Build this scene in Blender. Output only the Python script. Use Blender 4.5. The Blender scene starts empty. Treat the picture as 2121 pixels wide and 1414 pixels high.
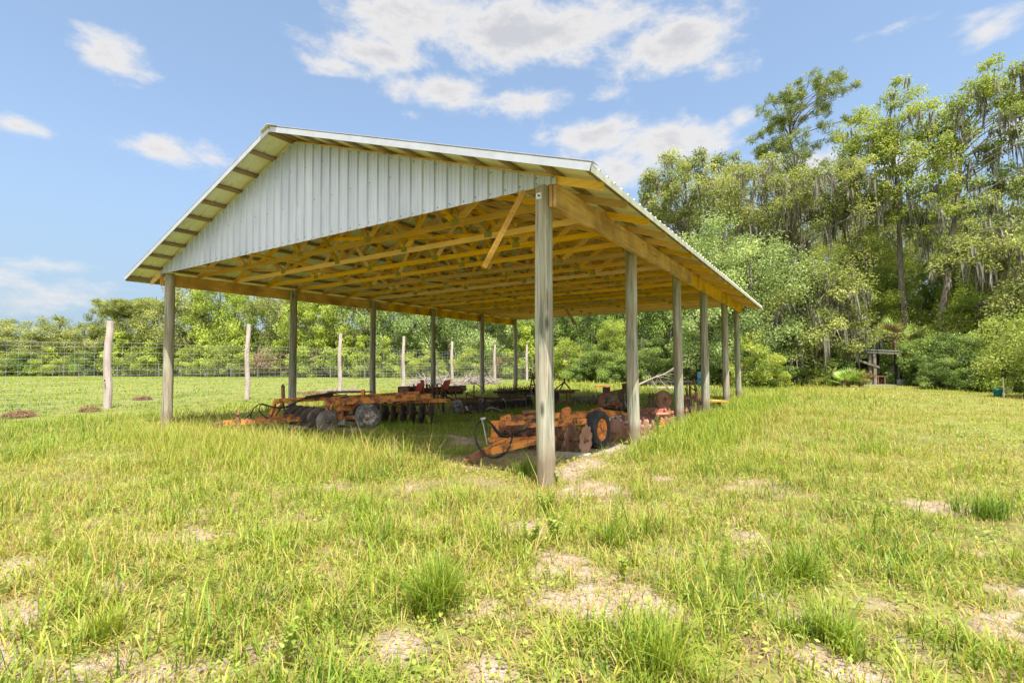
import bpy, math, random
import numpy as np
from mathutils import Vector, Matrix

# ------------------------------------------------------------------ scene
S = bpy.context.scene
COL = S.collection
F_PX, YAW, PITCH, ROLL = 1009.17, 0.5727, 0.0435, -0.006
CAM = np.array([2.816, -5.137, 1.446])
_f = np.array([-math.sin(YAW)*math.cos(PITCH), math.cos(YAW)*math.cos(PITCH), math.sin(PITCH)])
_r0 = np.array([math.cos(YAW), math.sin(YAW), 0.0]); _u0 = np.cross(_r0, _f)
_r = _r0*math.cos(ROLL)+_u0*math.sin(ROLL); _u = -_r0*math.sin(ROLL)+_u0*math.cos(ROLL)

cam_d = bpy.data.cameras.new('camera'); cam = bpy.data.objects.new('camera', cam_d); COL.objects.link(cam)
cam_d.sensor_width = 36.0; cam_d.lens = F_PX/2121*36.0; cam_d.clip_start = 0.05; cam_d.clip_end = 3000
cam.matrix_world = Matrix(((_r[0], _u[0], -_f[0], CAM[0]), (_r[1], _u[1], -_f[1], CAM[1]), (_r[2], _u[2], -_f[2], CAM[2]), (0, 0, 0, 1)))
S.camera = cam
S.view_settings.view_transform = 'Standard'; S.view_settings.look = 'None'
S.view_settings.gamma = 1.0
S.view_settings.exposure = 2.03
S.render.film_transparent = False
S.cycles.max_bounces = 12; S.cycles.diffuse_bounces = 8; S.cycles.transmission_bounces = 8
S.cycles.use_denoising = True
S.cycles.sample_clamp_indirect = 8.0

SUN_DIR = Vector((0.335, -0.24, 1.0)).normalized()       # towards the sun
SUN_EL = math.asin(SUN_DIR.z); SUN_AZ = math.atan2(SUN_DIR.x, SUN_DIR.y)
sl = bpy.data.lights.new('sun', 'SUN'); sl.energy = 2.6; sl.angle = math.radians(0.5); sl.color = (1.0, 0.95, 0.86)
so = bpy.data.objects.new('sun', sl); COL.objects.link(so)
so.rotation_euler = (-SUN_DIR).to_track_quat('-Z', 'Y').to_euler(); so.location = (20, -10, 40)


def px_dir(x, y):
    return _f + _r*(x-1060.5)/F_PX - _u*(y-707)/F_PX


def at(x, y, dep):
    """world point seen at photograph pixel x, y at DEP metres along the camera axis"""
    return CAM + px_dir(x, y)*dep


def gnd(x, y, z=0.0):
    d = px_dir(x, y); return CAM + d*((z-CAM[2])/d[2])


# ------------------------------------------------------------------ world
def build_world():
    w = bpy.data.worlds.new('World'); S.world = w; w.use_nodes = True
    nt = w.node_tree; N = nt.nodes; L = nt.links; N.clear()
    out = N.new('ShaderNodeOutputWorld'); bg = N.new('ShaderNodeBackground'); L.new(bg.outputs[0], out.inputs[0])
    bg.inputs[1].default_value = 0.0672
    sky = N.new('ShaderNodeTexSky'); sky.sky_type = 'NISHITA'; sky.sun_disc = False
    sky.sun_elevation = SUN_EL; sky.sun_rotation = SUN_AZ
    sky.air_density = 1.0; sky.dust_density = 0.15; sky.ozone_density = 1.0; sky.altitude = 10
    tc = N.new('ShaderNodeTexCoord'); sep = N.new('ShaderNodeSeparateXYZ'); L.new(tc.outputs['Generated'], sep.inputs[0])

    def M(op, a, b=None, c=None):
        n = N.new('ShaderNodeMath'); n.operation = op
        for i, v in enumerate((a, b, c)):
            if v is None: continue
            if isinstance(v, (int, float)): n.inputs[i].default_value = v
            else: L.new(v, n.inputs[i])
        return n.outputs[0]
    az = M('ARCTAN2', sep.outputs[0], sep.outputs[1]); el = M('ARCSINE', sep.outputs[2])
    comb = N.new('ShaderNodeCombineXYZ'); L.new(az, comb.inputs[0]); L.new(M('MULTIPLY', el, 1.9), comb.inputs[1])

    def noise(scale, detail, rough, dist=0.0):
        n = N.new('ShaderNodeTexNoise'); n.inputs['Scale'].default_value = scale; n.inputs['Detail'].default_value = detail
        n.inputs['Roughness'].default_value = rough; n.inputs['Distortion'].default_value = dist
        L.new(comb.outputs[0], n.inputs['Vector']); return n.outputs[0]
    n1 = noise(7.5, 9, 0.62, 0.35); n2 = noise(24, 7, 0.62)
    # cloud banks: (pixel centre, half extents in pixels, strength)
    banks = [(228, 112, 100, 72, 1.1), (190, 75, 50, 30, .8), (850, 45, 190, 95, 1.4), (1090, 60, 350, 115, 1.6), (1390, 90, 220, 95, 1.35), (1490, 140, 90, 45, .95),
             (790, 112, 190, 55, 1.15), (690, 135, 100, 34, .9), (920, 190, 140, 50, 1.4), (1080, 212, 130, 42, 1.15), (1230, 285, 150, 60, 1.2), (1390, 300, 180, 66, 1.35),
             (1300, 345, 190, 55, 1.05), (1210, 310, 90, 50, .9), (1535, 245, 40, 30, .85), (1660, 330, 130, 70, .8), (1840, 350, 120, 80, .8), (2040, 62, 115, 60, 1.2), (1850, 58, 90, 16, .6),
             (322, 308, 100, 40, 1.2), (45, 262, 95, 30, 1.15), (440, 325, 60, 30, .6), (100, 548, 190, 20, .5), (30, 590, 180, 36, .3), (1265, 195, 50, 22, .7), (1275, 375, 90, 34, .95),
             (2110, 260, 80, 60, .8), (2050, 520, 120, 90, .6), (850, 236, 30, 16, .6), (1420, 148, 36, 14, .7), (480, 700, 300, 60, .5), (120, 628, 330, 40, .5), (-40, 570, 200, 40, .45), (250, 600, 160, 26, .5)]
    tot = None
    for x, y, hx, hy, s in banks:
        d = px_dir(x, y); d = d/np.linalg.norm(d); a0 = math.atan2(d[0], d[1]); e0 = math.asin(d[2])
        d2 = px_dir(x+hx, y); d2 /= np.linalg.norm(d2); d3 = px_dir(x, y-hy); d3 /= np.linalg.norm(d3)
        ha = abs(math.atan2(d2[0], d2[1])-a0); he = abs(math.asin(d3[2])-e0)
        u = M('MULTIPLY', M('SUBTRACT', az, a0), 1/ha); v = M('MULTIPLY', M('SUBTRACT', el, e0), 1/he)
        r2 = M('ADD', M('MULTIPLY', u, u), M('MULTIPLY', v, v))
        g = M('MULTIPLY', M('SUBTRACT', 1.0, M('SQRT', r2)), s)
        tot = g if tot is None else M('SMOOTH_MAX', tot, g, 0.25)
    dens = M('ADD', tot, M('ADD', M('MULTIPLY', M('SUBTRACT', n1, 0.5), 2.3), M('MULTIPLY', M('SUBTRACT', n2, 0.5), 1.1)))
    mr = N.new('ShaderNodeMapRange'); mr.interpolation_type = 'SMOOTHSTEP'
    mr.inputs['From Min'].default_value = 0.05; mr.inputs['From Max'].default_value = 0.98; L.new(dens, mr.inputs['Value'])
    thick = N.new('ShaderNodeMapRange'); thick.interpolation_type = 'SMOOTHSTEP'
    thick.inputs['From Min'].default_value = 0.7; thick.inputs['From Max'].default_value = 1.6; L.new(dens, thick.inputs['Value'])
    cc = N.new('ShaderNodeMix'); cc.data_type = 'RGBA'; L.new(thick.outputs[0], cc.inputs[0])
    cc.inputs[6].default_value = (3.3, 3.2, 3.1, 1); cc.inputs[7].default_value = (2.35, 2.36, 2.5, 1)
    # slight lightening of the sky (humid summer air)
    hz = N.new('ShaderNodeMapRange'); hz.interpolation_type = 'SMOOTHSTEP'; L.new(el, hz.inputs['Value']); hz.inputs['From Min'].default_value = 0.0; hz.inputs['From Max'].default_value = 0.42; hz.inputs['To Min'].default_value = 0.95; hz.inputs['To Max'].default_value = 0.42
    pale = N.new('ShaderNodeMix'); pale.data_type = 'RGBA'; L.new(hz.outputs[0], pale.inputs[0])
    L.new(sky.outputs[0], pale.inputs[6]); pale.inputs[7].default_value = (1.42, 1.92, 2.5, 1)
    mx = N.new('ShaderNodeMix'); mx.data_type = 'RGBA'; L.new(M('MULTIPLY', mr.outputs[0], 0.93), mx.inputs[0])
    L.new(pale.outputs[2], mx.inputs[6]); L.new(cc.outputs[2], mx.inputs[7])
    # added unseen bright clouds, out of this frame, to lift the fill in the shade: azimuth, elevation, half extents in radians
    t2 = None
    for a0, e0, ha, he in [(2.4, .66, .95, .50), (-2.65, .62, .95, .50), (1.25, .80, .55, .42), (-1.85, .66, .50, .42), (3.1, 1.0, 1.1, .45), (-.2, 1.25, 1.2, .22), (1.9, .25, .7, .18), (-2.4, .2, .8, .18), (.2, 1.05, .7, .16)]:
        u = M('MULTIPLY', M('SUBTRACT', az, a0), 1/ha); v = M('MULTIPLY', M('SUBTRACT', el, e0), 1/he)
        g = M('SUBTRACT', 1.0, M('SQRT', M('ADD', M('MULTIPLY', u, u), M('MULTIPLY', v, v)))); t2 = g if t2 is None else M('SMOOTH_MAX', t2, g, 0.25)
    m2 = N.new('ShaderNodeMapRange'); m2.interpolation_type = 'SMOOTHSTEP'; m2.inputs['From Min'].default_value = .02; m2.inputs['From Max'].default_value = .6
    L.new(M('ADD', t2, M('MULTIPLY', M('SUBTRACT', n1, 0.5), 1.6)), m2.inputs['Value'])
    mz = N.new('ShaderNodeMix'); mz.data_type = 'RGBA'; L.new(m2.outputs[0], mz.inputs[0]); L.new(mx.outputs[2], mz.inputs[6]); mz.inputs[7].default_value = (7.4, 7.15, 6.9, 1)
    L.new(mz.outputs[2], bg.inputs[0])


build_world()

# ------------------------------------------------------------------ helpers: objects


def tag(o, label=None, cat=None, group=None, kind=None):
    if label: o['label'] = label
    if cat: o['category'] = cat
    if group: o['group'] = group
    if kind: o['kind'] = kind
    return o


def empty(name, loc=(0, 0, 0), label=None, cat=None, group=None, parent=None):
    o = bpy.data.objects.new(name, None); COL.objects.link(o); o.location = loc
    if parent: o.parent = parent
    return tag(o, label, cat, group)


def copy_tree(o, parent=None):
    c = o.copy(); COL.objects.link(c)
    if parent: c.parent = parent
    for ch in list(o.children): copy_tree(ch, c)
    return c


def V3(p): return np.asarray(p, float)


def unit(v):
    v = V3(v); n = np.linalg.norm(v); return v/n if n > 1e-9 else np.array([0, 0, 1.0])


class MB:
    """collects shapes, builds ONE mesh object (coordinates are world, made local to the parent's origin)"""
    def __init__(s): s.v = []; s.f = []; s.m = []; s.sm = []
    def add(s, vs, fs, m=0, smooth=False):
        b = len(s.v); s.v.extend([tuple(map(float, p)) for p in vs])
        for f in fs: s.f.append(tuple(b+i for i in f)); s.m.append(m); s.sm.append(smooth)
        return s
    def obox(s, c, ax, ay, az, m=0):
        c, ax, ay, az = map(V3, (c, ax, ay, az)); vs = []
        for k in (-1, 1):
            for a, b in ((-1, -1), (1, -1), (1, 1), (-1, 1)): vs.append(c+ax*a+ay*b+az*k)
        return s.add(vs, [(3, 2, 1, 0), (4, 5, 6, 7), (0, 1, 5, 4), (1, 2, 6, 5), (2, 3, 7, 6), (3, 0, 4, 7)], m)
    def box(s, lo, hi, m=0):
        lo, hi = V3(lo), V3(hi); h = (hi-lo)/2
        return s.obox((lo+hi)/2, (h[0], 0, 0), (0, h[1], 0), (0, 0, h[2]), m)
    def bar(s, p, q, w, h, up=(0, 0, 1), m=0):
        p, q = V3(p), V3(q); d = unit(q-p); side = np.cross(d, V3(up))
        if np.linalg.norm(side) < 1e-4: side = np.cross(d, (1, 0, 0))
        side = unit(side); u2 = np.cross(side, d)
        return s.obox((p+q)/2, side*w/2, u2*h/2, (q-p)/2, m)
    def tube(s, pts, r, n=8, m=0, cap=True, jit=0.0, rng=None):
        pts = [V3(p) for p in pts]; k = len(pts); rr = [r]*k if np.isscalar(r) else list(r)
        ref = None; vs = []
        for i, p in enumerate(pts):
            d = unit(pts[min(i+1, k-1)]-pts[max(i-1, 0)])
            if ref is None:
                ref = np.cross(d, (0.3, 0.9, 0.1)) if abs(d[1]) < .9 else np.cross(d, (1, 0, 0))
            a = unit(ref-d*np.dot(ref, d)); ref = a; b = np.cross(d, a)
            for j in range(n):
                t = 2*math.pi*j/n; q = rr[i]*(1+(jit*(rng.random()-.5) if rng else 0))
                vs.append(p+(a*math.cos(t)+b*math.sin(t))*q)
        fs = [(i*n+j, i*n+(j+1) % n, (i+1)*n+(j+1) % n, (i+1)*n+j) for i in range(k-1) for j in range(n)]
        s.add(vs, fs, m, True)
        if cap:
            s.add(vs[:n], [tuple(range(n))[::-1]], m); s.add(vs[-n:], [tuple(range(n))], m)
        return s
    def lathe(s, c, axis, prof, n=24, m=0, closed=False, notch=None):
        """prof: list of (radius, offset along axis); notch(t) scales the outermost radius"""
        c = V3(c); d = unit(axis); a = unit(np.cross(d, (0, 0, 1) if abs(d[2]) < .95 else (1, 0, 0))); b = np.cross(d, a); vs = []
        rmax = max(p[0] for p in prof)
        for r, z in prof:
            for j in range(n):
                t = 2*math.pi*j/n; q = r*(notch(j, n) if notch and r > .93*rmax else 1)
                vs.append(c+d*z+(a*math.cos(t)+b*math.sin(t))*q)
        k = len(prof); fs = []
        for i in range(k if closed else k-1):
            i2 = (i+1) % k
            fs += [(i*n+j, i*n+(j+1) % n, i2*n+(j+1) % n, i2*n+j) for j in range(n)]
        return s.add(vs, fs, m, True)
    def build(s, name, mats, parent=None, kind=None, local=False):
        me = bpy.data.meshes.new(name); mats = mats if isinstance(mats, (list, tuple)) else [mats]
        org = np.zeros(3) if local else V3(parent_loc(parent)); vs = (np.array(s.v)-org)
        me.from_pydata(vs.tolist(), [], s.f)
        for mt in mats: me.materials.append(mt)
        me.polygons.foreach_set('material_index', s.m); me.polygons.foreach_set('use_smooth', s.sm); me.update()
        o = bpy.data.objects.new(name, me); COL.objects.link(o)
        if parent: o.parent = parent
        if kind: o['kind'] = kind
        return o


def parent_loc(p):
    v = np.zeros(3)
    while p is not None: v += V3(p.location); p = p.parent
    return v


def np_mesh(name, verts, loops_total, loop_verts, mat, attrs=None, parent=None, smooth=False):
    me = bpy.data.meshes.new(name); nv = len(verts); nf = len(loops_total)
    me.vertices.add(nv); me.vertices.foreach_set('co', np.ascontiguousarray(verts, np.float32).ravel())
    me.loops.add(len(loop_verts)); me.loops.foreach_set('vertex_index', np.ascontiguousarray(loop_verts, np.int32))
    me.polygons.add(nf); st = np.zeros(nf, np.int32); st[1:] = np.cumsum(loops_total)[:-1]
    me.polygons.foreach_set('loop_start', st); me.polygons.foreach_set('loop_total', np.asarray(loops_total, np.int32))
    me.polygons.foreach_set('use_smooth', np.full(nf, smooth))
    for k, a in (attrs or {}).items():
        at_ = me.attributes.new(k, 'FLOAT', 'POINT'); at_.data.foreach_set('value', np.ascontiguousarray(a, np.float32))
    me.materials.append(mat); me.update(calc_edges=True)
    o = bpy.data.objects.new(name, me); COL.objects.link(o)
    if parent: o.parent = parent
    return o


def hash2(ix, iy, seed):
    h = (ix.astype(np.int64)*374761393 + iy.astype(np.int64)*668265263 + seed*974711) & 0x7fffffff
    h = ((h ^ (h >> 13))*1274126177) & 0x7fffffff
    return ((h ^ (h >> 16)) & 0xffff)/65535.0


def vnoise(x, y, seed=0):
    x = np.asarray(x, float); y = np.asarray(y, float)
    ix, iy = np.floor(x), np.floor(y); fx, fy = x-ix, y-iy; fx = fx*fx*(3-2*fx); fy = fy*fy*(3-2*fy)
    a = hash2(ix, iy, seed); b = hash2(ix+1, iy, seed); c = hash2(ix, iy+1, seed); d = hash2(ix+1, iy+1, seed)
    return (a*(1-fx)+b*fx)*(1-fy)+(c*(1-fx)+d*fx)*fy


def fbm(x, y, seed=0, oct=4):
    s = 0; a = .5; t = 0
    for i in range(oct):
        s = s+a*vnoise(x, y, seed+i*17); t += a; a *= .5; x = x*2.03+11.3; y = y*2.03-7.1
    return s/t


# ------------------------------------------------------------------ helpers: materials
def new_mat(name):
    m = bpy.data.materials.new(name); m.use_nodes = True; nt = m.node_tree; nt.nodes.clear()
    out = nt.nodes.new('ShaderNodeOutputMaterial'); return m, nt, out


class NT:
    def __init__(s, nt): s.nt = nt; s.N = nt.nodes; s.L = nt.links
    def put(s, inp, v):
        if v is None: return
        if isinstance(v, bpy.types.NodeSocket): s.L.new(v, inp)
        else: inp.default_value = v
    def noise(s, vec, scale, detail=4, rough=.55, dist=0):
        n = s.N.new('ShaderNodeTexNoise'); s.L.new(vec, n.inputs['Vector'])
        n.inputs['Scale'].default_value = scale; n.inputs['Detail'].default_value = detail
        n.inputs['Roughness'].default_value = rough; n.inputs['Distortion'].default_value = dist
        return n.outputs[0]
    def coord(s, scale=(1, 1, 1), kind='Object'):
        tc = s.N.new('ShaderNodeTexCoord'); mp = s.N.new('ShaderNodeMapping'); mp.inputs['Scale'].default_value = scale
        s.L.new(tc.outputs[kind], mp.inputs[0]); return mp.outputs[0]
    def ramp(s, fac, stops, interp='LINEAR'):
        r = s.N.new('ShaderNodeValToRGB'); r.color_ramp.interpolation = interp; e = r.color_ramp.elements
        while len(e) < len(stops): e.new(.5)
        for q, (p, c) in zip(e, stops): q.position = p; q.color = (*c, 1) if len(c) == 3 else c
        s.L.new(fac, r.inputs[0]); return r.outputs[0]
    def mix(s, fac, a, b, blend='MIX'):
        m = s.N.new('ShaderNodeMix'); m.data_type = 'RGBA'; m.blend_type = blend
        s.put(m.inputs[0], fac); s.put(m.inputs[6], a if not isinstance(a, tuple) else (*a[:3], 1)); s.put(m.inputs[7], b if not isinstance(b, tuple) else (*b[:3], 1))
        return m.outputs[2]
    def math(s, op, a, b=None):
        n = s.N.new('ShaderNodeMath'); n.operation = op; s.put(n.inputs[0], a)
        if b is not None: s.put(n.inputs[1], b)
        return n.outputs[0]
    def attr(s, name):
        a = s.N.new('ShaderNodeAttribute'); a.attribute_name = name; return a.outputs['Fac']
    def bump(s, h, strength=.3, dist=.01):
        b = s.N.new('ShaderNodeBump'); b.inputs['Strength'].default_value = strength; b.inputs['Distance'].default_value = dist
        s.L.new(h, b.inputs['Height']); return b.outputs[0]
    def bsdf(s, col, rough=.7, metal=0.0, normal=None, spec=.3):
        b = s.N.new('ShaderNodeBsdfPrincipled')
        s.put(b.inputs['Base Color'], (*col, 1) if isinstance(col, tuple) else col); s.put(b.inputs['Roughness'], rough); s.put(b.inputs['Metallic'], metal)
        b.inputs['Specular IOR Level'].default_value = spec
        if normal is not None: s.L.new(normal, b.inputs['Normal'])
        return b.outputs[0]


def grain_mat(name, dark, mid, light, scale=(14, 14, .7), rough=.75, knots=True, bump=.25, stain=None, vary=0.0, tight=.22, splash=None, patch=.55):
    """wood: streaks stretched along the axis with the small scale, larger weather patches, knots"""
    m, nt, out = new_mat(name); t = NT(nt); c = t.coord(scale)
    n1 = t.noise(c, 2.2, 7, .62, .6); n2 = t.noise(t.coord((1.1, 1.1, 1.1)), 1.4, 3)
    col = t.ramp(n1, [(.5-tight, dark), (.5, mid), (.5+tight, light)])
    col = t.mix(t.ramp(n2, [(.4, (0, 0, 0)), (.62, (patch, patch, patch))]), col, stain or dark)
    if knots:
        vo = nt.nodes.new('ShaderNodeTexVoronoi'); vo.inputs['Scale'].default_value = 1.0
        nt.links.new(t.coord(tuple(max(.45*k, 1.2) for k in scale)), vo.inputs['Vector'])
        col = t.mix(t.ramp(vo.outputs['Distance'], [(.05, (.85, .85, .85)), (.15, (0, 0, 0))]), col, tuple(.35*k for k in dark))
    if vary:
        oi = nt.nodes.new('ShaderNodeObjectInfo'); hs = nt.nodes.new('ShaderNodeHueSaturation'); nt.links.new(col, hs.inputs['Color'])
        nt.links.new(t.math('ADD', t.math('MULTIPLY', oi.outputs['Random'], 2*vary), 1-vary), hs.inputs['Value'])
        rr = t.math('FRACT', t.math('MULTIPLY', oi.outputs['Random'], 7.31)); nt.links.new(t.math('ADD', t.math('MULTIPLY', rr, .45), .70), hs.inputs['Saturation'])
        nt.links.new(t.math('ADD', t.math('MULTIPLY', rr, .018), .491), hs.inputs['Hue']); col = hs.outputs[0]
    if splash:
        ck = t.noise(t.coord((26, 26, .45)), 1.6, 3, .5, .3); col = t.mix(t.ramp(ck, [(.30, (.8, .8, .8)), (.36, (0, 0, 0))]), col, tuple(.4*k for k in dark))
        sp = nt.nodes.new('ShaderNodeSeparateXYZ'); nt.links.new(t.coord(), sp.inputs[0])
        col = t.mix(t.ramp(t.math('SUBTRACT', sp.outputs[2], t.math('MULTIPLY', n2, .55)), [(0, (.75, .75, .75)), (.16, (0, 0, 0))]), col, splash)
    sh = t.bsdf(col, rough, 0, t.bump(n1, bump, .006)); nt.links.new(sh, out.inputs[0]); return m


def paint_mat(name, paint, rust, amount=.45, scale=6, rough=.6, metal=0.0):
    m, nt, out = new_mat(name); t = NT(nt); c = t.coord((1, 1, 1))
    n = t.noise(c, scale, 8, .65, .3); n2 = t.noise(c, scale*6, 4, .6)
    mask = t.ramp(t.math('ADD', n, t.math('MULTIPLY', t.math('SUBTRACT', n2, .5), .35)), [(amount-.05, (1, 1, 1)), (amount+.1, (0, 0, 0))])
    pc = t.mix(t.ramp(n2, [(.3, (0, 0, 0)), (.7, (.5, .5, .5))]), paint, tuple(.72*k for k in paint))
    rc = t.ramp(n2, [(.3, tuple(.45*k for k in rust)), (.7, rust)])
    sh = t.bsdf(t.mix(mask, pc, rc), rough, metal, t.bump(n2, .2, .004)); nt.links.new(sh, out.inputs[0]); return m


def noise_mat(name, stops, scale=8, rough=.8, detail=6, metal=0.0, bump=.3, cs=(1, 1, 1), spec=.3, bdist=.01):
    m, nt, out = new_mat(name); t = NT(nt); n = t.noise(t.coord(cs), scale, detail, .62, .2)
    sh = t.bsdf(t.ramp(n, stops), rough, metal, t.bump(n, bump, bdist), spec); nt.links.new(sh, out.inputs[0]); return m


def leaf_mat(name, stops, trans=.4, rough=.5, spec=.35, gain=1.0):
    """leaves: colour from the per leaf attribute 'tint', part of the light passes through"""
    m, nt, out = new_mat(name); t = NT(nt); col = t.ramp(t.attr('tint'), [(p, tuple(min(.8, gain*k) for k in c)) for p, c in stops])
    b = t.bsdf(col, rough, 0, None, spec); tr = nt.nodes.new('ShaderNodeBsdfTranslucent')
    nt.links.new(t.mix(1.0, col, (1.15, 1.1, .62), 'MULTIPLY'), tr.inputs[0])
    mx = nt.nodes.new('ShaderNodeMixShader'); mx.inputs[0].default_value = trans
    nt.links.new(b, mx.inputs[1]); nt.links.new(tr.outputs[0], mx.inputs[2]); nt.links.new(mx.outputs[0], out.inputs[0]); return m


M = {}
M['pole'] = grain_mat('weathered_pole', (.13, .142, .10), (.31, .31, .235), (.50, .47, .38), (9, 9, .5), stain=(.34, .255, .18), tight=.13, bump=.5, splash=(.20, .14, .09))
M['lum_x'] = grain_mat('pine_lumber_across', (.58, .28, .035), (.87, .49, .075), (.92, .60, .14), (.7, 16, 16), stain=(.70, .42, .065), vary=.28)
M['lum_y'] = grain_mat('pine_lumber_along', (.58, .28, .035), (.87, .49, .075), (.92, .60, .14), (16, .7, 16), stain=(.34, .15, .025), vary=.18, patch=.75)
M['lum_g'] = grain_mat('greyed_lumber', (.20, .12, .06), (.33, .22, .12), (.45, .33, .2), (16, .7, 16), vary=.3)
M['galv'] = noise_mat('galvalume_sheet', [(.3, (.42, .45, .53)), (.7, (.56, .59, .68))], 3.0, .42, 5, .1, .04, (1, 1, .25))
M['roof_under'] = noise_mat('roof_sheet', [(.3, (.70, .69, .56)), (.7, (.84, .83, .70))], 3.0, .42, 4, .1, .04)
M['trim'] = noise_mat('white_trim', [(.3, (.40, .42, .47)), (.7, (.49, .51, .56))], 5, .4, 3, .1, .02)
M['trim_g'] = noise_mat('algae_trim', [(.3, (.30, .32, .22)), (.7, (.50, .50, .41))], 5, .5, 5, .1, .02)
M['screw'] = noise_mat('screw_steel', [(.3, (.08, .08, .09)), (.7, (.2, .2, .2))], 30, .5, 2, .5)
M['plate'] = noise_mat('gusset_steel', [(.3, (.30, .29, .07)), (.7, (.44, .40, .12))], 20, .5, 3, .2)
M['bolt_plate'] = noise_mat('bolt_plate', [(.3, (.5, .5, .5)), (.7, (.75, .75, .75))], 20, .5, 2, .2)
M['orange'] = paint_mat('chipped_orange_paint', (.72, .265, .06), (.22, .095, .05), .475)
M['orange_b'] = paint_mat('bright_orange_paint', (.80, .30, .065), (.26, .115, .055), .455)
M['red'] = paint_mat('faded_red_paint', (.50, .06, .045), (.2, .08, .05), .38)
M['pink'] = paint_mat('sunbleached_red_paint', (.55, .19, .13), (.25, .1, .06), .42)
M['rust'] = noise_mat('rusty_iron', [(.25, (.08, .042, .028)), (.5, (.20, .098, .058)), (.75, (.32, .17, .10))], 7, .8, 8, .2, .35)
M['rust_d'] = noise_mat('dark_rusty_iron', [(.25, (.03, .02, .016)), (.5, (.085, .05, .036)), (.75, (.16, .09, .06))], 7, .75, 8, .2, .35)
M['disc_r'] = noise_mat('rusty_disc', [(.25, (.20, .10, .065)), (.5, (.34, .19, .13)), (.75, (.45, .28, .21))], 5, .75, 8, .15, .3)
M['disc_d'] = noise_mat('dark_disc', [(.25, (.03, .025, .022)), (.5, (.09, .07, .058)), (.75, (.20, .16, .13))], 5, .6, 8, .3, .3)
M['disc_g'] = noise_mat('worn_disc', [(.25, (.07, .055, .045)), (.5, (.17, .145, .12)), (.75, (.36, .34, .31))], 6, .5, 8, .3, .3)
M['rubber'] = noise_mat('old_rubber', [(.3, (.018, .018, .02)), (.7, (.05, .05, .052))], 9, .75, 5, 0, .2)
M['rubber_dry'] = noise_mat('cracked_rubber', [(.3, (.04, .04, .04)), (.5, (.14, .135, .125)), (.7, (.36, .35, .33))], 11, .85, 7, 0, .3)
M['rim_w'] = paint_mat('flaking_white_rim', (.55, .52, .46), (.30, .12, .05), .45, 14)
M['hose'] = noise_mat('hydraulic_hose', [(.3, (.012, .012, .013)), (.7, (.03, .03, .03))], 20, .5, 2)
M['steel'] = noise_mat('bare_steel', [(.3, (.3, .31, .31)), (.7, (.5, .51, .5))], 12, .4, 4, .6)
M['fpost'] = grain_mat('bleached_fence_post', (.32, .25, .225), (.52, .435, .40), (.66, .58, .54), (18, 18, .9), knots=False)
M['wire'] = noise_mat('galvanised_wire', [(.3, (.42, .44, .44)), (.7, (.6, .6, .6))], 9, .45, 2, .4)
M['bark'] = noise_mat('grey_bark', [(.25, (.09, .075, .062)), (.55, (.25, .215, .18)), (.8, (.42, .375, .325))], 3, .9, 8, 0, .6, (5, 5, .8), .2, .03)
M['bark_p'] = noise_mat('pine_bark', [(.25, (.06, .035, .025)), (.55, (.19, .11, .075)), (.8, (.30, .2, .15))], 3, .9, 8, 0, .6, (5, 5, 1.2), .2, .03)
M['deadwood'] = grain_mat('dead_wood', (.16, .13, .11), (.34, .29, .25), (.5, .44, .39), (12, 12, 12), knots=False)
M['greywood'] = grain_mat('weathered_board', (.17, .15, .125), (.32, .29, .25), (.45, .41, .36), (2, 14, 14))
M['log'] = noise_mat('old_log', [(.25, (.06, .055, .04)), (.55, (.18, .16, .12)), (.8, (.33, .29, .23))], 4, .9, 7, 0, .5, (1, 1, 1))
M['moss'] = noise_mat('spanish_moss', [(.3, (.12, .11, .082)), (.7, (.25, .235, .185))], 4, .95, 4, 0, .1)
M['straw'] = noise_mat('pine_straw', [(.3, (.11, .06, .03)), (.7, (.27, .17, .095))], 9, .95, 5)
M['teal'] = noise_mat('teal_plastic', [(.3, (.02, .22, .26)), (.7, (.04, .33, .38))], 6, .4, 3)
M['blue'] = noise_mat('blue_plastic', [(.3, (.015, .07, .11)), (.7, (.02, .10, .15))], 6, .45, 3)
M['yellowboard'] = grain_mat('yellow_board', (.35, .22, .03), (.5, .34, .06), (.6, .42, .09), (2, 14, 14))
M['redboard'] = grain_mat('red_cedar_board', (.3, .1, .03), (.5, .2, .07), (.6, .28, .1), (2, 14, 14))
M['dark'] = noise_mat('dark_board_and_shade', [(.3, (.012, .012, .011)), (.7, (.035, .033, .03))], 6, .8, 4)  # near-black; also carries painted shade on the far log and hut back wall
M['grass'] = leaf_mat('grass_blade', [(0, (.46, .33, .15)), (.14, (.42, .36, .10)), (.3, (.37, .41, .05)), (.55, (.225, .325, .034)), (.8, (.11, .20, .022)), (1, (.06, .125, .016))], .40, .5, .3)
M['weed'] = leaf_mat('weed_leaf', [(0, (.40, .45, .09)), (1, (.27, .38, .06))], .42)
LG = 2.65
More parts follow.
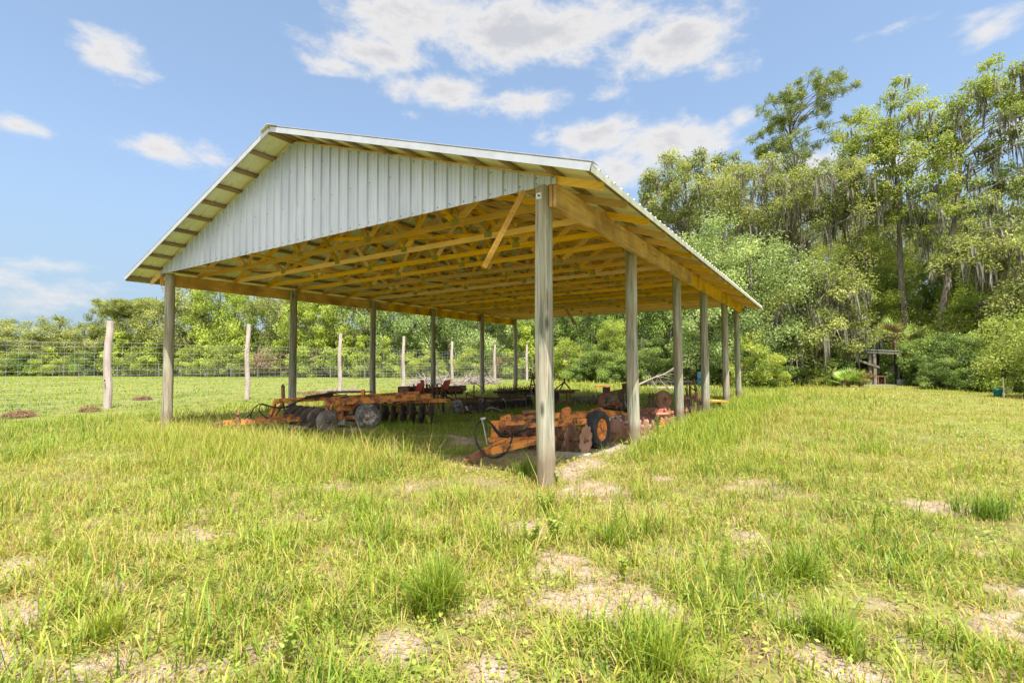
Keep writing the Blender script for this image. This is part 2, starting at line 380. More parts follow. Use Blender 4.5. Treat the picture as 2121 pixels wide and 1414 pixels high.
LEAF = {
    'oak': leaf_mat('oak_leaf', [(0, (.055, .068, .02)), (.5, (.112, .126, .04)), (1, (.185, .195, .07))], .4, .55, .22, gain=LG),
    'lime': leaf_mat('sapling_leaf', [(0, (.065, .092, .016)), (.5, (.135, .165, .03)), (1, (.205, .235, .048))], .45, gain=LG),
    'bright': leaf_mat('sweetgum_leaf', [(0, (.065, .092, .016)), (.5, (.118, .142, .032)), (1, (.178, .196, .05))], .45, gain=LG),
    'silver': leaf_mat('bay_leaf', [(0, (.055, .085, .026)), (.5, (.125, .16, .06)), (1, (.20, .23, .10))], .36, .5, .25, gain=LG),
    'yellow': leaf_mat('myrtle_leaf', [(0, (.07, .10, .018)), (.5, (.135, .165, .03)), (1, (.20, .21, .045))], .42, gain=LG),
    'dark': leaf_mat('dark_leaf', [(0, (.03, .046, .012)), (.5, (.072, .105, .024)), (1, (.125, .165, .04))], .38, gain=LG),
    'pine': leaf_mat('pine_needle', [(0, (.04, .055, .015)), (.5, (.085, .105, .028)), (1, (.15, .165, .05))], .25, gain=LG),
    'palm': leaf_mat('palmetto_leaf', [(0, (.07, .12, .03)), (.5, (.14, .2, .05)), (1, (.24, .28, .09))], .3, gain=LG),
    'brown': leaf_mat('dead_vine_leaf', [(0, (.09, .05, .03)), (.5, (.17, .105, .065)), (1, (.26, .18, .12))], .2, gain=1.5),
}

# ------------------------------------------------------------------ ground
SPOTS = []      # bare sandy places: x, y, radius along x, radius along y, strength
for px_, py_, rx_, ry_, s_ in [(1290, 1235, .32, .28, 1.05), (1215, 1180, .22, .2, .95), (1330, 1255, .26, .22, 1.0), (1080, 1095, .32, .32, .95), (1180, 1160, .28, .22, .95), (1240, 1270, .2, .14, .9), (1130, 1150, .2, .2, .8), (1390, 1275, .14, .12, .8),
                               (1190, 1015, .3, .5, .9), (1185, 985, .25, .6, .9), (1150, 960, .5, .6, .9), (1240, 945, .45, .5, 1.0), (1330, 918, .3, .6, .9), (1010, 1000, .5, .5, .7), (1000, 965, .7, .5, .7),
                               (1590, 1002, .5, .4, .7), (1940, 1050, .45, .45, .75), (550, 1235, .3, .3, .85), (690, 1200, .35, .3, .8), (830, 1330, .3, .22, .9),
                               (20, 1185, .6, .4, .85), (10, 1300, .3, .25, .7), (1010, 1385, .3, .22, .85), (1760, 1390, .35, .22, .9), (940, 1150, .3, .25, .6), (700, 1010, .5, .5, .7), (600, 1050, .35, .35, .7),
                               (1400, 1150, .35, .3, .6), (1230, 1010, .5, .6, .7), (720, 1350, .2, .16, .6), (330, 1390, .3, .16, .6), (640, 1310, .2, .16, .5),
                               (35, 862, .8, .9, .8), (295, 828, .7, .8, .8)]:
    g_ = gnd(px_, py_); SPOTS.append((g_[0], g_[1], rx_, ry_, s_))
_rs = random.Random(12)
for _ in range(60):
    g_ = gnd(_rs.uniform(-50, 2170), 752+(1414-752)*_rs.uniform(.36, 1.0)); q_ = _rs.uniform(.06, .20); SPOTS.append((g_[0], g_[1], q_*_rs.uniform(.8, 1.8), q_*_rs.uniform(.6, 1.2), _rs.uniform(.5, .95)))
for x_, y_, rx_, ry_, s_ in [(-.7, 1.2, 1.2, 1.3, .95), (-.6, 2.6, 1.0, 1.4, .95), (-.3, 4.2, .8, 1.6, .9), (-2.4, 1.9, .9, .35, 1.0), (-3.1, 2.2, 1.0, .3, .95), (-1.6, .6, .8, .6, .8), (-.4, 6.5, .6, 1.5, .8),
                             (-6.1, 1.9, 1.3, .35, .9), (-5.0, 3.6, .8, .4, .6), (-4.9, 6.2, 1.6, .4, .7), (-2.2, 4.6, 1.2, .4, .5), (-3.0, 8.8, 2, .6, .5)]:
    SPOTS.append((x_, y_, rx_, ry_, s_))


def sand_at(x, y):
    v = np.zeros_like(x)
    w = fbm(x*1.7, y*1.7, 5, 4)-.5
    for cx, cy, rx, ry, s in SPOTS:
        r2 = ((x-cx)/rx)**2+((y-cy)/ry)**2
        v = np.maximum(v, s*np.exp(-np.minimum(r2, 30)*1.5)*1.15)
    v = v+w*1.1
    n = .5*fbm(x*.9+30, y*.9, 9, 4)+.5*fbm(x*3.1+30, y*3.1, 19, 3); near = np.exp(-((x-CAM[0])**2+(y-CAM[1])**2)/220)
    v = np.maximum(v, (n-.575)*6.0*near+w*.5)
    return np.clip((v-.37)/.46, 0, 1)


def height_at(x, y):
    h = .07*(fbm(x*.35, y*.35, 3, 3)-.5)+.035*(fbm(x*2.2, y*2.2, 4, 3)-.5)
    # a low ridge of washed out sand along the drip line and inside the shed
    def ridge(ax, ay, bx, by, w, a):
        t = np.clip(((x-ax)*(bx-ax)+(y-ay)*(by-ay))/((bx-ax)**2+(by-ay)**2), 0, 1)
        d = np.hypot(x-(ax+t*(bx-ax)), y-(ay+t*(by-ay))); return a*np.exp(-(d/w)**2)
    h = h+ridge(-.2, .55, .3, 3.2, .16, .05)+ridge(.3, 3.2, .25, 7, .16, .05)+ridge(-3.4, 2.2, -1.9, 1.75, .14, .06)+ridge(-6.8, 1.7, -5.2, 2.3, .16, .05)
    d2 = (x-CAM[0])**2+(y-CAM[1])**2
    return h*np.exp(-d2/3000)


def axis(lo, f0, f1, hi, fine, grow):
    a = list(np.arange(f0, f1, fine)); s = fine; p = a[-1]
    while p < hi: s *= grow; p += s; a.append(p)
    s = fine; p = f0; b = []
    while p > lo: s *= grow; p -= s; b.append(p)
    return np.array(b[::-1]+a)


gx = axis(-900, -13, 11, 700, .10, 1.12); gy = axis(-500, -5.2, 13, 900, .10, 1.12)
X, Y = np.meshgrid(gx, gy); GZ = height_at(X, Y)
nx_, ny_ = len(gx), len(gy); idx = np.arange(nx_*ny_).reshape(ny_, nx_)
quads = np.stack([idx[:-1, :-1], idx[:-1, 1:], idx[1:, 1:], idx[1:, :-1]], -1).reshape(-1, 4)


def ground_mat():
    m, nt, out = new_mat('sandy_soil_and_turf'); t = NT(nt); c = t.coord()
    n = t.noise(c, 5, 8, .65); n2 = t.noise(c, 60, 4, .6); n3 = t.noise(c, .25, 4, .6); n4 = t.noise(c, 1.2, 6, .6)
    sand = t.ramp(t.math('ADD', t.math('MULTIPLY', n, .6), t.math('MULTIPLY', n2, .4)), [(.32, (.12, .07, .05)), (.45, (.26, .19, .155)), (.58, (.38, .31, .28)), (.75, (.50, .45, .43))])
    litter = t.ramp(n2, [(.3, (.06, .04, .025)), (.6, (.17, .115, .07)), (.8, (.32, .24, .14))])
    turf = t.ramp(t.math('ADD', t.math('MULTIPLY', n4, .6), t.math('MULTIPLY', n2, .4)), [(.3, (.08, .10, .024)), (.5, (.15, .18, .04)), (.7, (.235, .23, .07))])
    turf2 = t.mix(t.ramp(n3, [(.38, (0, 0, 0)), (.62, (.8, .8, .8))]), turf, t.mix(.6, turf, (.21, .21, .05)))
    soil = t.mix(t.ramp(n, [(.45, (0, 0, 0)), (.62, (1, 1, 1))]), turf2, litter)
    near = t.attr('near'); base = t.mix(near, turf2, soil)
    col = t.mix(t.attr('sand'), base, sand)
    nt.links.new(t.bsdf(col, .95, 0, t.bump(n2, .5, .02), .1), out.inputs[0]); return m


near_ = np.exp(-((X-CAM[0])**2+(Y-CAM[1])**2)/500)
ground = np_mesh('ground', np.stack([X, Y, GZ], -1).reshape(-1, 3), np.full(len(quads), 4), quads.ravel(), ground_mat(),
                 {'sand': (sand_at(X, Y)*np.clip(near_*1.6, 0, 1)).ravel(), 'near': near_.ravel()}, smooth=True)
ground['kind'] = 'structure'

# ------------------------------------------------------------------ grass (uncountable: one object of real blades)


def in_view(x, y, margin=1.12):
    dx, dy = x-CAM[0], y-CAM[1]; z = dx*_f[0]+dy*_f[1]; r = dx*_r0[0]+dy*_r0[1]
    return (z > .6) & (np.abs(r) < z*1.051*margin+.8), z


def shed_in(x, y): return np.clip(np.minimum(np.minimum(x+9.6, .2-x), np.minimum(y-.35, 15-y))/.5, 0, 1)


def grass_points(rs, z0, z1, per_m2):
    n = int(per_m2*(1.18*(z1*z1-z0*z0)+7*(z1-z0)))
    z = rs.uniform(z0, z1, int(n*1.9)); hw = 1.18*np.maximum(z, 0)+3.5; z = z[rs.rand(len(z)) < hw/(1.18*z1+3.5)]; z = z[:n]; r = rs.uniform(-1, 1, len(z))*(1.18*np.maximum(z, 0)+3.5)
    x = CAM[0]+z*_f[0]/np.hypot(_f[0], _f[1])+r*_r0[0]; y = CAM[1]+z*_f[1]/np.hypot(_f[0], _f[1])+r*_r0[1]
    return x, y, z


def blades(rs, x, y, z, length, width, tint, lean, segs):
    n = len(x); h0 = height_at(x, y)
    az = rs.uniform(0, 2*np.pi, n); d = np.stack([np.cos(az), np.sin(az)], -1); side = np.stack([-d[:, 1], d[:, 0], np.zeros(n)], -1)
    ts = np.linspace(0, 1, segs+1); V = []
    for i, t in enumerate(ts):
        out_ = lean*length*(t**1.7); up = length*t*np.sqrt(np.clip(1-(lean*.75*t)**2, .05, 1))
        p = np.stack([x+d[:, 0]*out_, y+d[:, 1]*out_, h0-.01+up], -1)
        w = width*(1-.35*t)*.5
        if i < segs: V += [p-side*w[:, None], p+side*w[:, None]]
        else: V += [p]
    V = np.stack(V, 1); k = V.shape[1]; base = (np.arange(n)*k)[:, None]
    loops = []; tot = []
    pat = []; 
    for i in range(segs-1): pat += [2*i, 2*i+1, 2*i+3, 2*i+2]; tot.append(4)
    pat += [2*(segs-1), 2*(segs-1)+1, 2*segs]; tot.append(3)
    lv = (base+np.array(pat)[None]).ravel(); lt = np.tile(tot, n)
    return V.reshape(-1, 3), lt, lv, np.repeat(tint, k)


def grass_layer(name, rs, specs, mat):
    VS, LT, LV, TI = [], [], [], []; off = 0
    for x, y, z, ln, wd, ti, le, sg in specs:
        v, lt, lv, tt = blades(rs, x, y, z, ln, wd, ti, le, sg); VS.append(v); LT.append(lt); LV.append(lv+off); TI.append(tt); off += len(v)
    o = np_mesh(name, np.concatenate(VS), np.concatenate(LT), np.concatenate(LV), mat, {'tint': np.clip(np.concatenate(TI), 0, 1)})
    o['kind'] = 'stuff'; return o


def make_grass():
    rs = np.random.RandomState(11); specs = []
    for z0, z1, dens, wk, sg in [(-2.5, 1.2, 800, 1.6, 2), (1.2, 4.5, 1750, 1.45, 3), (4.5, 8, 1000, 1.6, 2), (8, 14, 520, 1.9, 2), (14, 26, 150, 3.4, 2), (26, 80, 26, 8, 2)]:
        x, y, z = grass_points(rs, z0, z1, dens)
        s = sand_at(x, y); sh = shed_in(x, y)
        clump = fbm(x*2.1, y*2.1, 21, 3); big = fbm(x*.35, y*.35, 31, 3)
        keep = rs.rand(len(x)) < np.clip(1.05-s*.86, .17, 1)*np.clip(.0+clump*1.9, .06, 1)*np.where(sh > .5, np.where(x < -1.6, .75, .35), 1)
        x, y, z, s, sh, clump, big = [a[keep] for a in (x, y, z, s, sh, clump, big)]
        n = len(x)
        fine = fbm(x*6, y*6, 61, 2)
        ln = (.045+.19*np.clip(clump*1.6-.35, 0, 1)*np.clip(.35+fine*1.3, .3, 1.4))*rs.lognormal(0, .36, n)*(1-.45*s)
        ln = np.where(sh > .5, ln*.75, ln)
        ln = np.where(x > 2.2, ln*np.clip(1.0-.16*(x-2.2), .45, 1), ln)                # mown lawn towards the wood
        ln = np.where(x < -14, ln*.36, ln)
        ln *= np.clip(.75+z*.02, .75, 1.15)
        wd = rs.uniform(.0028, .0062, n)*wk*1.15
        ti = .16+.45*clump+rs.normal(0, .19, n)+.6*(big-.5)+.4*(fine-.5)
        dry = rs.rand(n) < np.clip(.02+.55*(fbm(x*.8, y*.8, 91, 3)-.3), .03, .30); ti = np.where(dry, rs.uniform(0, .2, n), ti)
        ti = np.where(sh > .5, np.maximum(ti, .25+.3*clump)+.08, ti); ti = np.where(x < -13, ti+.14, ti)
        ti = np.where((x > 1.5) & (y > 3), ti-.13, ti)
        le = np.clip(rs.uniform(.15, 1.0, n), 0, 1); flat = rs.rand(n) < .22; le = np.where(flat, rs.uniform(1.0, 1.3, n), le)
        specs.append((x, y, z, ln, wd, ti, le, sg))
    # long arching blades with pale seed stalks along the shadow edge
    x = rs.uniform(-9.5, -2.2, 5200); y = rs.normal(-.6, .7, 5200); n = len(x)
    specs.append((x, y, np.ones(n), rs.uniform(.16, .42, n), rs.uniform(.004, .008, n), rs.uniform(.12, .62, n), rs.uniform(.3, 1, n), 3))
    # thin pale seed stalks leaning over the shadow edge
    x = rs.uniform(-8.5, -1.8, 900); y = rs.normal(-.45, .5, 900); n = len(x)
    specs.append((x, y, np.ones(n), rs.uniform(.3, .62, n), rs.uniform(.003, .005, n), rs.uniform(.0, .2, n), rs.uniform(.5, 1.1, n), 4))
    # rough growth along the right row of posts
    x = np.concatenate([rs.normal(.75, .4, 7000), rs.normal(.4, .35, 2600)]); y = np.concatenate([rs.uniform(2.5, 15.5, 7000), rs.uniform(4, 15.5, 2600)]); n = len(x)
    specs.append((x, y, np.ones(n), rs.uniform(.10, .34, n), rs.uniform(.006, .012, n), rs.uniform(.2, .75, n), rs.uniform(.2, .9, n), 3))
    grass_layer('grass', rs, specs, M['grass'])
    # short dead thatch lying flat between the blades
    x, y, z = grass_points(rs, 1.2, 7.5, 1100); s = sand_at(x, y); k = rs.rand(len(x)) < .35+.55*(s > .1)
    x, y, z = x[k], y[k], z[k]; n = len(x)
    grass_layer('dry_thatch_grass', rs, [(x, y, z, rs.uniform(.04, .13, n), rs.uniform(.003, .006, n), rs.uniform(0, .16, n), rs.uniform(1.0, 1.32, n), 2)], M['grass'])


make_grass()


def ground_cover():
    rs = np.random.RandomState(71); x, y, z = grass_points(rs, 1.3, 11, 420); c = fbm(x*1.3, y*1.3, 81, 3); k = (c > .5) & (rs.rand(len(x)) < .8); x, y = x[k], y[k]; n = len(x)
    P = np.stack([x, y, height_at(x, y)+rs.uniform(.005, .07, n)], -1); D = rs.normal(0, 1, (n, 3)); D[:, 2] = np.abs(D[:, 2])*.35; D /= np.linalg.norm(D, axis=1)[:, None]
    N_ = rs.normal(0, .4, (n, 3)); N_[:, 2] += 1; S_ = np.cross(D, N_); S_ /= np.linalg.norm(S_, axis=1)[:, None]; ln = rs.uniform(.015, .042, n); w = ln*.3
    v = np.stack([P, P+D*(ln*.5)[:, None]+S_*w[:, None], P+D*ln[:, None], P+D*(ln*.5)[:, None]-S_*w[:, None]], 1).reshape(-1, 3)
    o = np_mesh('ground_cover', v, np.full(n, 4), np.arange(4*n), M['weed'], {'tint': np.repeat(rs.uniform(0, 1, n), 4)}); o['kind'] = 'stuff'


ground_cover()


def grass_tuft(gp, n, ln, spread, label, tint=(.25, .85), wd=(.004, .008)):
    rs = np.random.RandomState(int(abs(gp[0]*1000)+abs(gp[1]*77)) % 99991)
    k_ = 7; cx = rs.uniform(-1.3, 1.3, k_)*spread; cy = rs.uniform(-1.3, 1.3, k_)*spread; hh = rs.uniform(.45, 1.05, k_); hh[0] = 1; cx[0] = cy[0] = 0; ci = rs.choice(k_, n, p=np.array([.3]+[.7/6]*6))
    r = np.abs(rs.normal(0, spread*.55, n)); a = rs.uniform(0, 2*np.pi, n); x = gp[0]+cx[ci]+r*np.cos(a); y = gp[1]+cy[ci]+r*np.sin(a)
    v, lt, lv, ti = blades(rs, x, y, np.ones(n), rs.uniform(.35, 1, n)*ln*hh[ci], rs.uniform(wd[0], wd[1], n), rs.uniform(tint[0], tint[1], n), rs.uniform(.1, .95, n), 4)
    org = np.array([gp[0], gp[1], 0.0]); o = np_mesh('grass_tuft', v-org, lt, lv, M['grass'], {'tint': np.clip(ti, 0, 1)}); o.location = org
    return tag(o, label, 'grass tuft', 'grass tufts in the foreground')


grass_tuft(gnd(905, 1262), 620, .40, .07, 'big dark green grass tuft standing alone left of the bare sand patch')
grass_tuft(gnd(1370, 1405), 620, .34, .16, 'wide bright green grass tuft at the bottom edge below the bare sand patch', (.2, .75))
grass_tuft(gnd(1660, 1195), 420, .30, .13, 'spreading grass tuft in the right lawn with long arching blades', (.3, .9))
grass_tuft(gnd(2040, 1075), 360, .32, .14, 'dark grass tuft beside the sandy scar at the far right', (.45, 1))
grass_tuft(gnd(1260, 1130), 240, .25, .08, 'small grass tuft on the upper edge of the bare sand patch', (.3, .8))
grass_tuft(gnd(1090, 985), 300, .30, .10, 'shaded grass tuft at the foot of the nearest corner post', (.5, 1))
grass_tuft(gnd(200, 1330), 320, .24, .09, 'pale grass tuft in the lower left of the meadow', (.15, .6))
grass_tuft(gnd(1720, 1330), 420, .27, .10, 'bright grass tuft in the lower right of the lawn', (.3, .8))


def weed(gp, h, kind, label, seed):
    """feathery dog fennel (kind f) or a broad leaved weed (kind b)"""
    rs = np.random.RandomState(seed); root = empty('weed_plant', (gp[0], gp[1], 0), label, 'weed', 'weeds standing in the grass'); g = V3((gp[0], gp[1], 0))
    stems = 1 if kind == 'f' else rs.randint(4, 7); mb = MB(); P, D, LN = [], [], []
    for s in range(stems):
        a = rs.uniform(0, 6.28); sp = .03 if kind == 'f' else .35*h
        top = g+V3((math.cos(a)*sp*rs.uniform(.4, 1), math.sin(a)*sp*rs.uniform(.4, 1), h*(1 if kind == 'f' else rs.uniform(.6, 1))))
        mid = (g+top)/2+V3((0, 0, h*.06)); mb.tube([g-V3((0, 0, .02)), mid, top], [.004, .003, .0015], 5)
        k = 190 if kind == 'f' else 26
        for i in range(k):
            t = rs.uniform(.08, 1) if kind == 'f' else rs.uniform(.25, 1); b = g+(top-g)*t; az = rs.uniform(0, 6.28); el = rs.uniform(.2, 1.0)
            P.append(b); D.append((math.cos(az)*math.cos(el), math.sin(az)*math.cos(el), math.sin(el)*(1 if kind == 'f' else .5))); LN.append((.10*h+.03)*(1.15-t*.6) if kind == 'f' else rs.uniform(.025, .05))
    mb.build('stem', M['weed'], root)
    P, D, LN = np.array(P), np.array(D), np.array(LN); up = rs.normal(0, 1, P.shape)
    side = np.cross(D, up); side /= np.linalg.norm(side, axis=1)[:, None]+1e-9; w = (.05 if kind == 'f' else .30)*LN
    v = np.stack([P, P+D*(LN*.5)[:, None]+side*w[:, None], P+D*LN[:, None], P+D*(LN*.5)[:, None]-side*w[:, None]], 1).reshape(-1, 3)-g
    np_mesh('leaves', v, np.full(len(P), 4), np.arange(4*len(P)), M['weed'], {'tint': np.repeat(rs.uniform(.1, 1, len(P)), 4)}, root)


for i_, (px_, py_, h_, k_, lb_) in enumerate([
        (95, 1145, .40, 'f', 'tall feathery weed alone in the grass at the far left'), (440, 1240, .30, 'f', 'feathery weed in the left meadow between two small bare patches'),
        (482, 1010, .24, 'f', 'thin dark upright weed in the meadow in front of the left harrow'), (1278, 1105, .34, 'f', 'slender feathery weed on the lawn just right of the small sandy patch'),
        (1442, 1175, .26, 'f', 'feathery weed right of the big bare sand patch'), (1505, 1230, .36, 'f', 'bushy feathery weed below and right of the bare sand patch'), (1490, 1225, .26, 'f', 'shorter feathery weed touching the bushy feathery one'),
        (1130, 1065, .20, 'b', 'leafy weed near the foot of the corner post beside bare sand'), (1100, 1135, .24, 'b', 'leafy weed clump on the left edge of the bare sand'), (1150, 1115, .20, 'b', 'small leafy weed right beside the leafy clump on bare sand'),
        (1290, 1205, .18, 'b', 'leafy weed growing in the middle of the bare sand patch'), (590, 1375, .24, 'b', 'broad leaved weed at the bottom edge of the meadow'), (1155, 1005, .22, 'b', 'young weed on the sand right of the corner post'),
        (1365, 905, .42, 'b', 'leafy weed between the second and third right posts'), (1400, 895, .40, 'b', 'leafy weed at the foot of the third right post'), (1440, 880, .5, 'f', 'tall weed left of the fourth right post'),
        (1475, 868, .55, 'f', 'tall weed between the fourth and fifth right posts'), (1520, 855, .5, 'b', 'leafy weed at the foot of the last right post'), (1350, 912, .3, 'b', 'low weed right beside the second right post'), (780, 885, .22, 'b', 'green weed under the left harrow beside its wheel'), (890, 880, .26, 'b', 'green weed at the end disc of the left harrow')]):
    weed(gnd(px_, py_), h_, k_, lb_, 100+i_)

# ------------------------------------------------------------------ the pole barn
def build_barn():
    W, XC, ZE, XE, YF, YB = 9.99, -4.995, 3.482, .832, -.555, 15.58
    SL = (5.448-3.482)/(5.0+.832)                               # roof slope
    roofz = lambda x: ZE+SL*(XE-x) if x > XC else ZE+SL*(XE-(2*XC-x))
    cs = 1/math.hypot(1, SL)
    root = empty('pole_barn', (XC, 7.5, 0), 'open pole barn with corrugated metal gable roof on round wooden posts over old harrows', 'barn')
    rng = random.Random(4)

    def post(x, y, r, top):
        mb = MB(); bx, by = rng.uniform(-.02, .02), rng.uniform(-.02, .02); n = 9
        pts = [(x+bx*math.sin(i/n*3), y+by*math.sin(i/n*3), -.15+(top+.15)*i/n) for i in range(n+1)]
        mb.tube(pts, [r*(1.03-.10*i/n)*(1+rng.uniform(-.015, .015)) for i in range(n+1)], 22, jit=.03, rng=rng)
        return mb.build('post', M['pole'], root)
    PR = [(-.03, .110), (3.10, .103), (6.14, .10), (9.04, .108), (12.33, .105), (14.95, .104)]
    PL = [(.03, .108), (3.16, .105), (6.10, .098), (9.08, .10), (12.3, .10), (15.0, .10)]
    posts = [post(0, y, r, 3.56) for y, r in PR]+[post(-W, y, r, 3.56) for y, r in PL]
    for (x, y), pst in (((.0, -.03), posts[0]), ((-W, .03), posts[6])):
        c = V3((x-.012, y-.108, 3.43)); mb = MB().obox(c, (.038, 0, 0), (0, .004, 0), (0, 0, .038))
        mb.lathe(c-V3((0, .004, 0)), (0, -1, 0), [(.0, .016), (.013, .016), (.013, 0)], 6, 1); mb.build('bolt_plate', [M['bolt_plate'], M['screw']], pst)
    # doubled header beams outside the posts
    for sgn, x0, x1 in ((1, .105, .185), (-1, -W-.185, -W-.105)):
        for a, b in ((-.10, 5.05), (5.058, 11.1), (11.108, 15.22)):
            MB().box((x0, a, 3.287), ((x0+x1)/2-.001, b, 3.57)).build('header_board', M['lum_y'], root)
        for a, b in ((-.08, 6.9), (6.908, 15.2)):
            MB().box(((x0+x1)/2+.001, a, 3.289), (x1, b, 3.568)).build('header_board', M['lum_y'], root)
    # ---- trusses
    def make_truss(y, first):
        tr = empty('truss', (0, y-7.5, 0), parent=root); tr.location = (-XC*0, y-7.5, 0)
        zb0, zb1 = 3.572, 3.661; t2 = .019
        def bar(nm, p, q, h, off=0, m='lum_x', parent=tr):
            return MB().bar((p[0], y+off, p[1]), (q[0], y+off, q[1]), .036, h, (0, 0, 1)).build(nm, M[m], parent)
        bar('bottom_chord', (-W-.16, (zb0+zb1)/2), (.16, (zb0+zb1)/2), zb1-zb0)
        tz = lambda x: roofz(x)-.045-.047/cs                         # centre line of the top chord
        bar('top_chord', (XC+.0, tz(XC)), (.77, tz(.77)), .092); bar('top_chord', (XC-.0, tz(XC)), (-W-.77, tz(.77)), .092)
        zc = (zb0+zb1)/2; P = lambda f: (-W*(1-f), zc); T = lambda f: (-W*(1-f), tz(-W*(1-f)))
        for a, b in ((T(.13), P(.2)), (P(.2), T(.31)), (T(.31), P(.4)), (P(.4), T(.5)), (T(.5), P(.6)), (P(.6), T(.69)), (T(.69), P(.8)), (P(.8), T(.87))):
            bar('web', a, b, .088, rng.uniform(-.001, .001)+.0)
        for f in (.2, .4, .6, .8):
            x = -W*(1-f)
            for s in (-1, 1):
                MB().box((x-.08, y+s*.0215-.0015, zb0+.02), (x+.08, y+s*.0215+.0015, zb1+.03)).build('gusset_plate', M['plate'], tr)
        return tr
    t0 = make_truss(TRUSS_Y[0], True)
    for y in TRUSS_Y[1:]:
        c = copy_tree(t0, root); c.location = (0, y-7.5, 0)
    # ---- runners, loose braces
    for x in (-3.0, -7.0): MB().bar((x, .1, 3.69), (x, 15.0, 3.69), .086, .036).build('runner', M['lum_y'], root)
    for p, q in (((-9.85, .1, 3.69), (-6.1, 3.4, 3.69)), ((-4.6, .45, 3.69), (-1.4, 2.2, 3.69)), ((-6.5, 4.2, 3.69), (-2.6, 9, 3.69)), ((-.3, 3, 3.69), (-1.7, 9.5, 3.69))):
        MB().bar(p, q, .036, .062).build('brace', M['lum_y'], root)
    a, b = at(1085, 396, 5.95), at(1003, 553, 6.3); MB().bar(a, b, .036, .068, (.8, .3, .1)).build('hanging_brace', M['lum_y'], root)
    a, b = at(1172, 640, 15.5), at(1192, 672, 15.2); MB().bar(a, b, .09, .036, (.3, -.8, .1)).build('hanging_brace', M['lum_g'], root)
    # ---- purlins
    slen = (XC*-1+XE)/cs
    for side in (1, -1):
        for k in range(11):
            s = .07+k*(slen-.14)/10; xo = s*cs; x = XC+side*xo; zc = 5.448-SL*xo-.024
            n = V3((side*SL, 0, 1)); n = unit(n); al = unit(V3((side, 0, -SL)))
            MB().obox((x, (YF+YB)/2, zc-.004), al*.044, (0, (YB-YF)/2-.02, 0), n*.018).build('purlin', M['lum_g'], root)
    # ---- roof sheets: ribs run down the slope
    def ribbed(L0, L1, pitch, rib):
        out = []; k = 0; p = L0
        while p < L1:
            for d, h in ((0, 0), (.014, rib), (.036, rib), (.05, 0), (.098, 0), (.104, .004), (.112, 0), (.165, 0), (.171, .004), (.179, 0)):
                if p+d < L1: out.append((p+d, h))
            p += pitch
        out.append((L1, 0)); return out
    prof = ribbed(YF, YB, .2286, .02)
    for side in (1, -1):
        n = unit((side*SL, 0, 1)); vs = []; fs = []
        for y, h in prof:
            for s in (.0, slen):
                x = XC+side*s*cs; p = V3((x, y, 5.448-SL*s*cs))+n*h; vs.append(p)
        k = len(prof)
        fs = [(2*i, 2*i+1, 2*i+3, 2*i+2) for i in range(k-1)]
        if side < 0: fs = [f[::-1] for f in fs]
        MB().add(vs, fs).build('roof_panel', M['roof_under'], root)
    # ---- gable siding (front and back), vertical ribs
    def siding(y, out):
        xs = ribbed(-W-.2, .2, .2286, .022); vs = []
        for x, h in xs: vs += [(x, y+out*h, 3.549), (x, y+out*h, roofz(x)-.075)]
        k = len(xs); fs = [(2*i, 2*i+2, 2*i+3, 2*i+1) for i in range(k-1)]
        g = MB().add(vs, fs).build('gable_siding', M['galv'], root)
        sc = MB()
        for i in range(46):
            x = -W-.2+.2286*i+.075
            if x > .15: break
            zt = roofz(x)-.12
            for z in [3.60, zt]+[3.6+.62*q for q in range(1, 4) if 3.6+.62*q < zt-.2 and (i+q) % 2 == 0]:
                sc.lathe((x+rng.uniform(-.02, .02), y+out*.001, z+rng.uniform(-.01, .02)), (0, out, 0), [(0, .007), (.0075, .006), (.009, 0)], 6)
        s = sc.build('screw', M['screw'], g); s['kind'] = 'stuff'
    siding(-.10, -1); siding(15.12, 1)
    # ---- rake and eave trim, ridge cap
    for yy in (YF-.004, YB+.004):
        for side in (1, -1):
            a = V3((XC+side*.01, yy, 5.448-.035)); b = V3((XC+side*(5.0+XE), yy, ZE-.035)); d = unit(b-a); n = unit((side*SL, 0, 1))
            MB().obox((a+b)/2, (b-a)/2, (0, .006, 0), n*.042).build('rake_trim', M['trim'], root)
            MB().obox((a+b)/2+n*.062+V3((0, .07 if yy < 0 else -.07, 0)), (b-a)/2, (0, .075, 0), n*.003).build('rake_trim', M['trim'], root)
    for side in (1, -1):
        x = XC+side*(5.0+XE)
        MB().box((x-.004 if side > 0 else x-.006, YF+.01, ZE-.085), (x+.006 if side > 0 else x+.004, YB-.01, ZE-.004)).build('eave_trim', M['trim_g'], root)
    for side in (1, -1):
        n = unit((side*SL, 0, 1)); al = unit((side, 0, -SL)); c = V3((XC, (YF+YB)/2-.02, 5.452))+al*.11+n*.034
        MB().obox(c, al*.115, (0, (YB-YF)/2+.03, 0), n*.002).build('ridge_cap', M['roof_under'], root)
    MB().bar((XC, YF-.05, 5.488), (XC, YB+.03, 5.488), .03, .006).build('ridge_cap', M['roof_under'], root)
    return root


TRUSS_Y = [-.055]+[.72+.89*i for i in range(17)]
barn = build_barn()

# ------------------------------------------------------------------ farm implements
RIGHT, FWD = V3((_r0[0], _r0[1], 0)), unit((_f[0], _f[1], 0))


def cdir(a, b, c=0.0): return unit(RIGHT*a+FWD*b+V3((0, 0, c)))   # a to the right, b away from the photographer


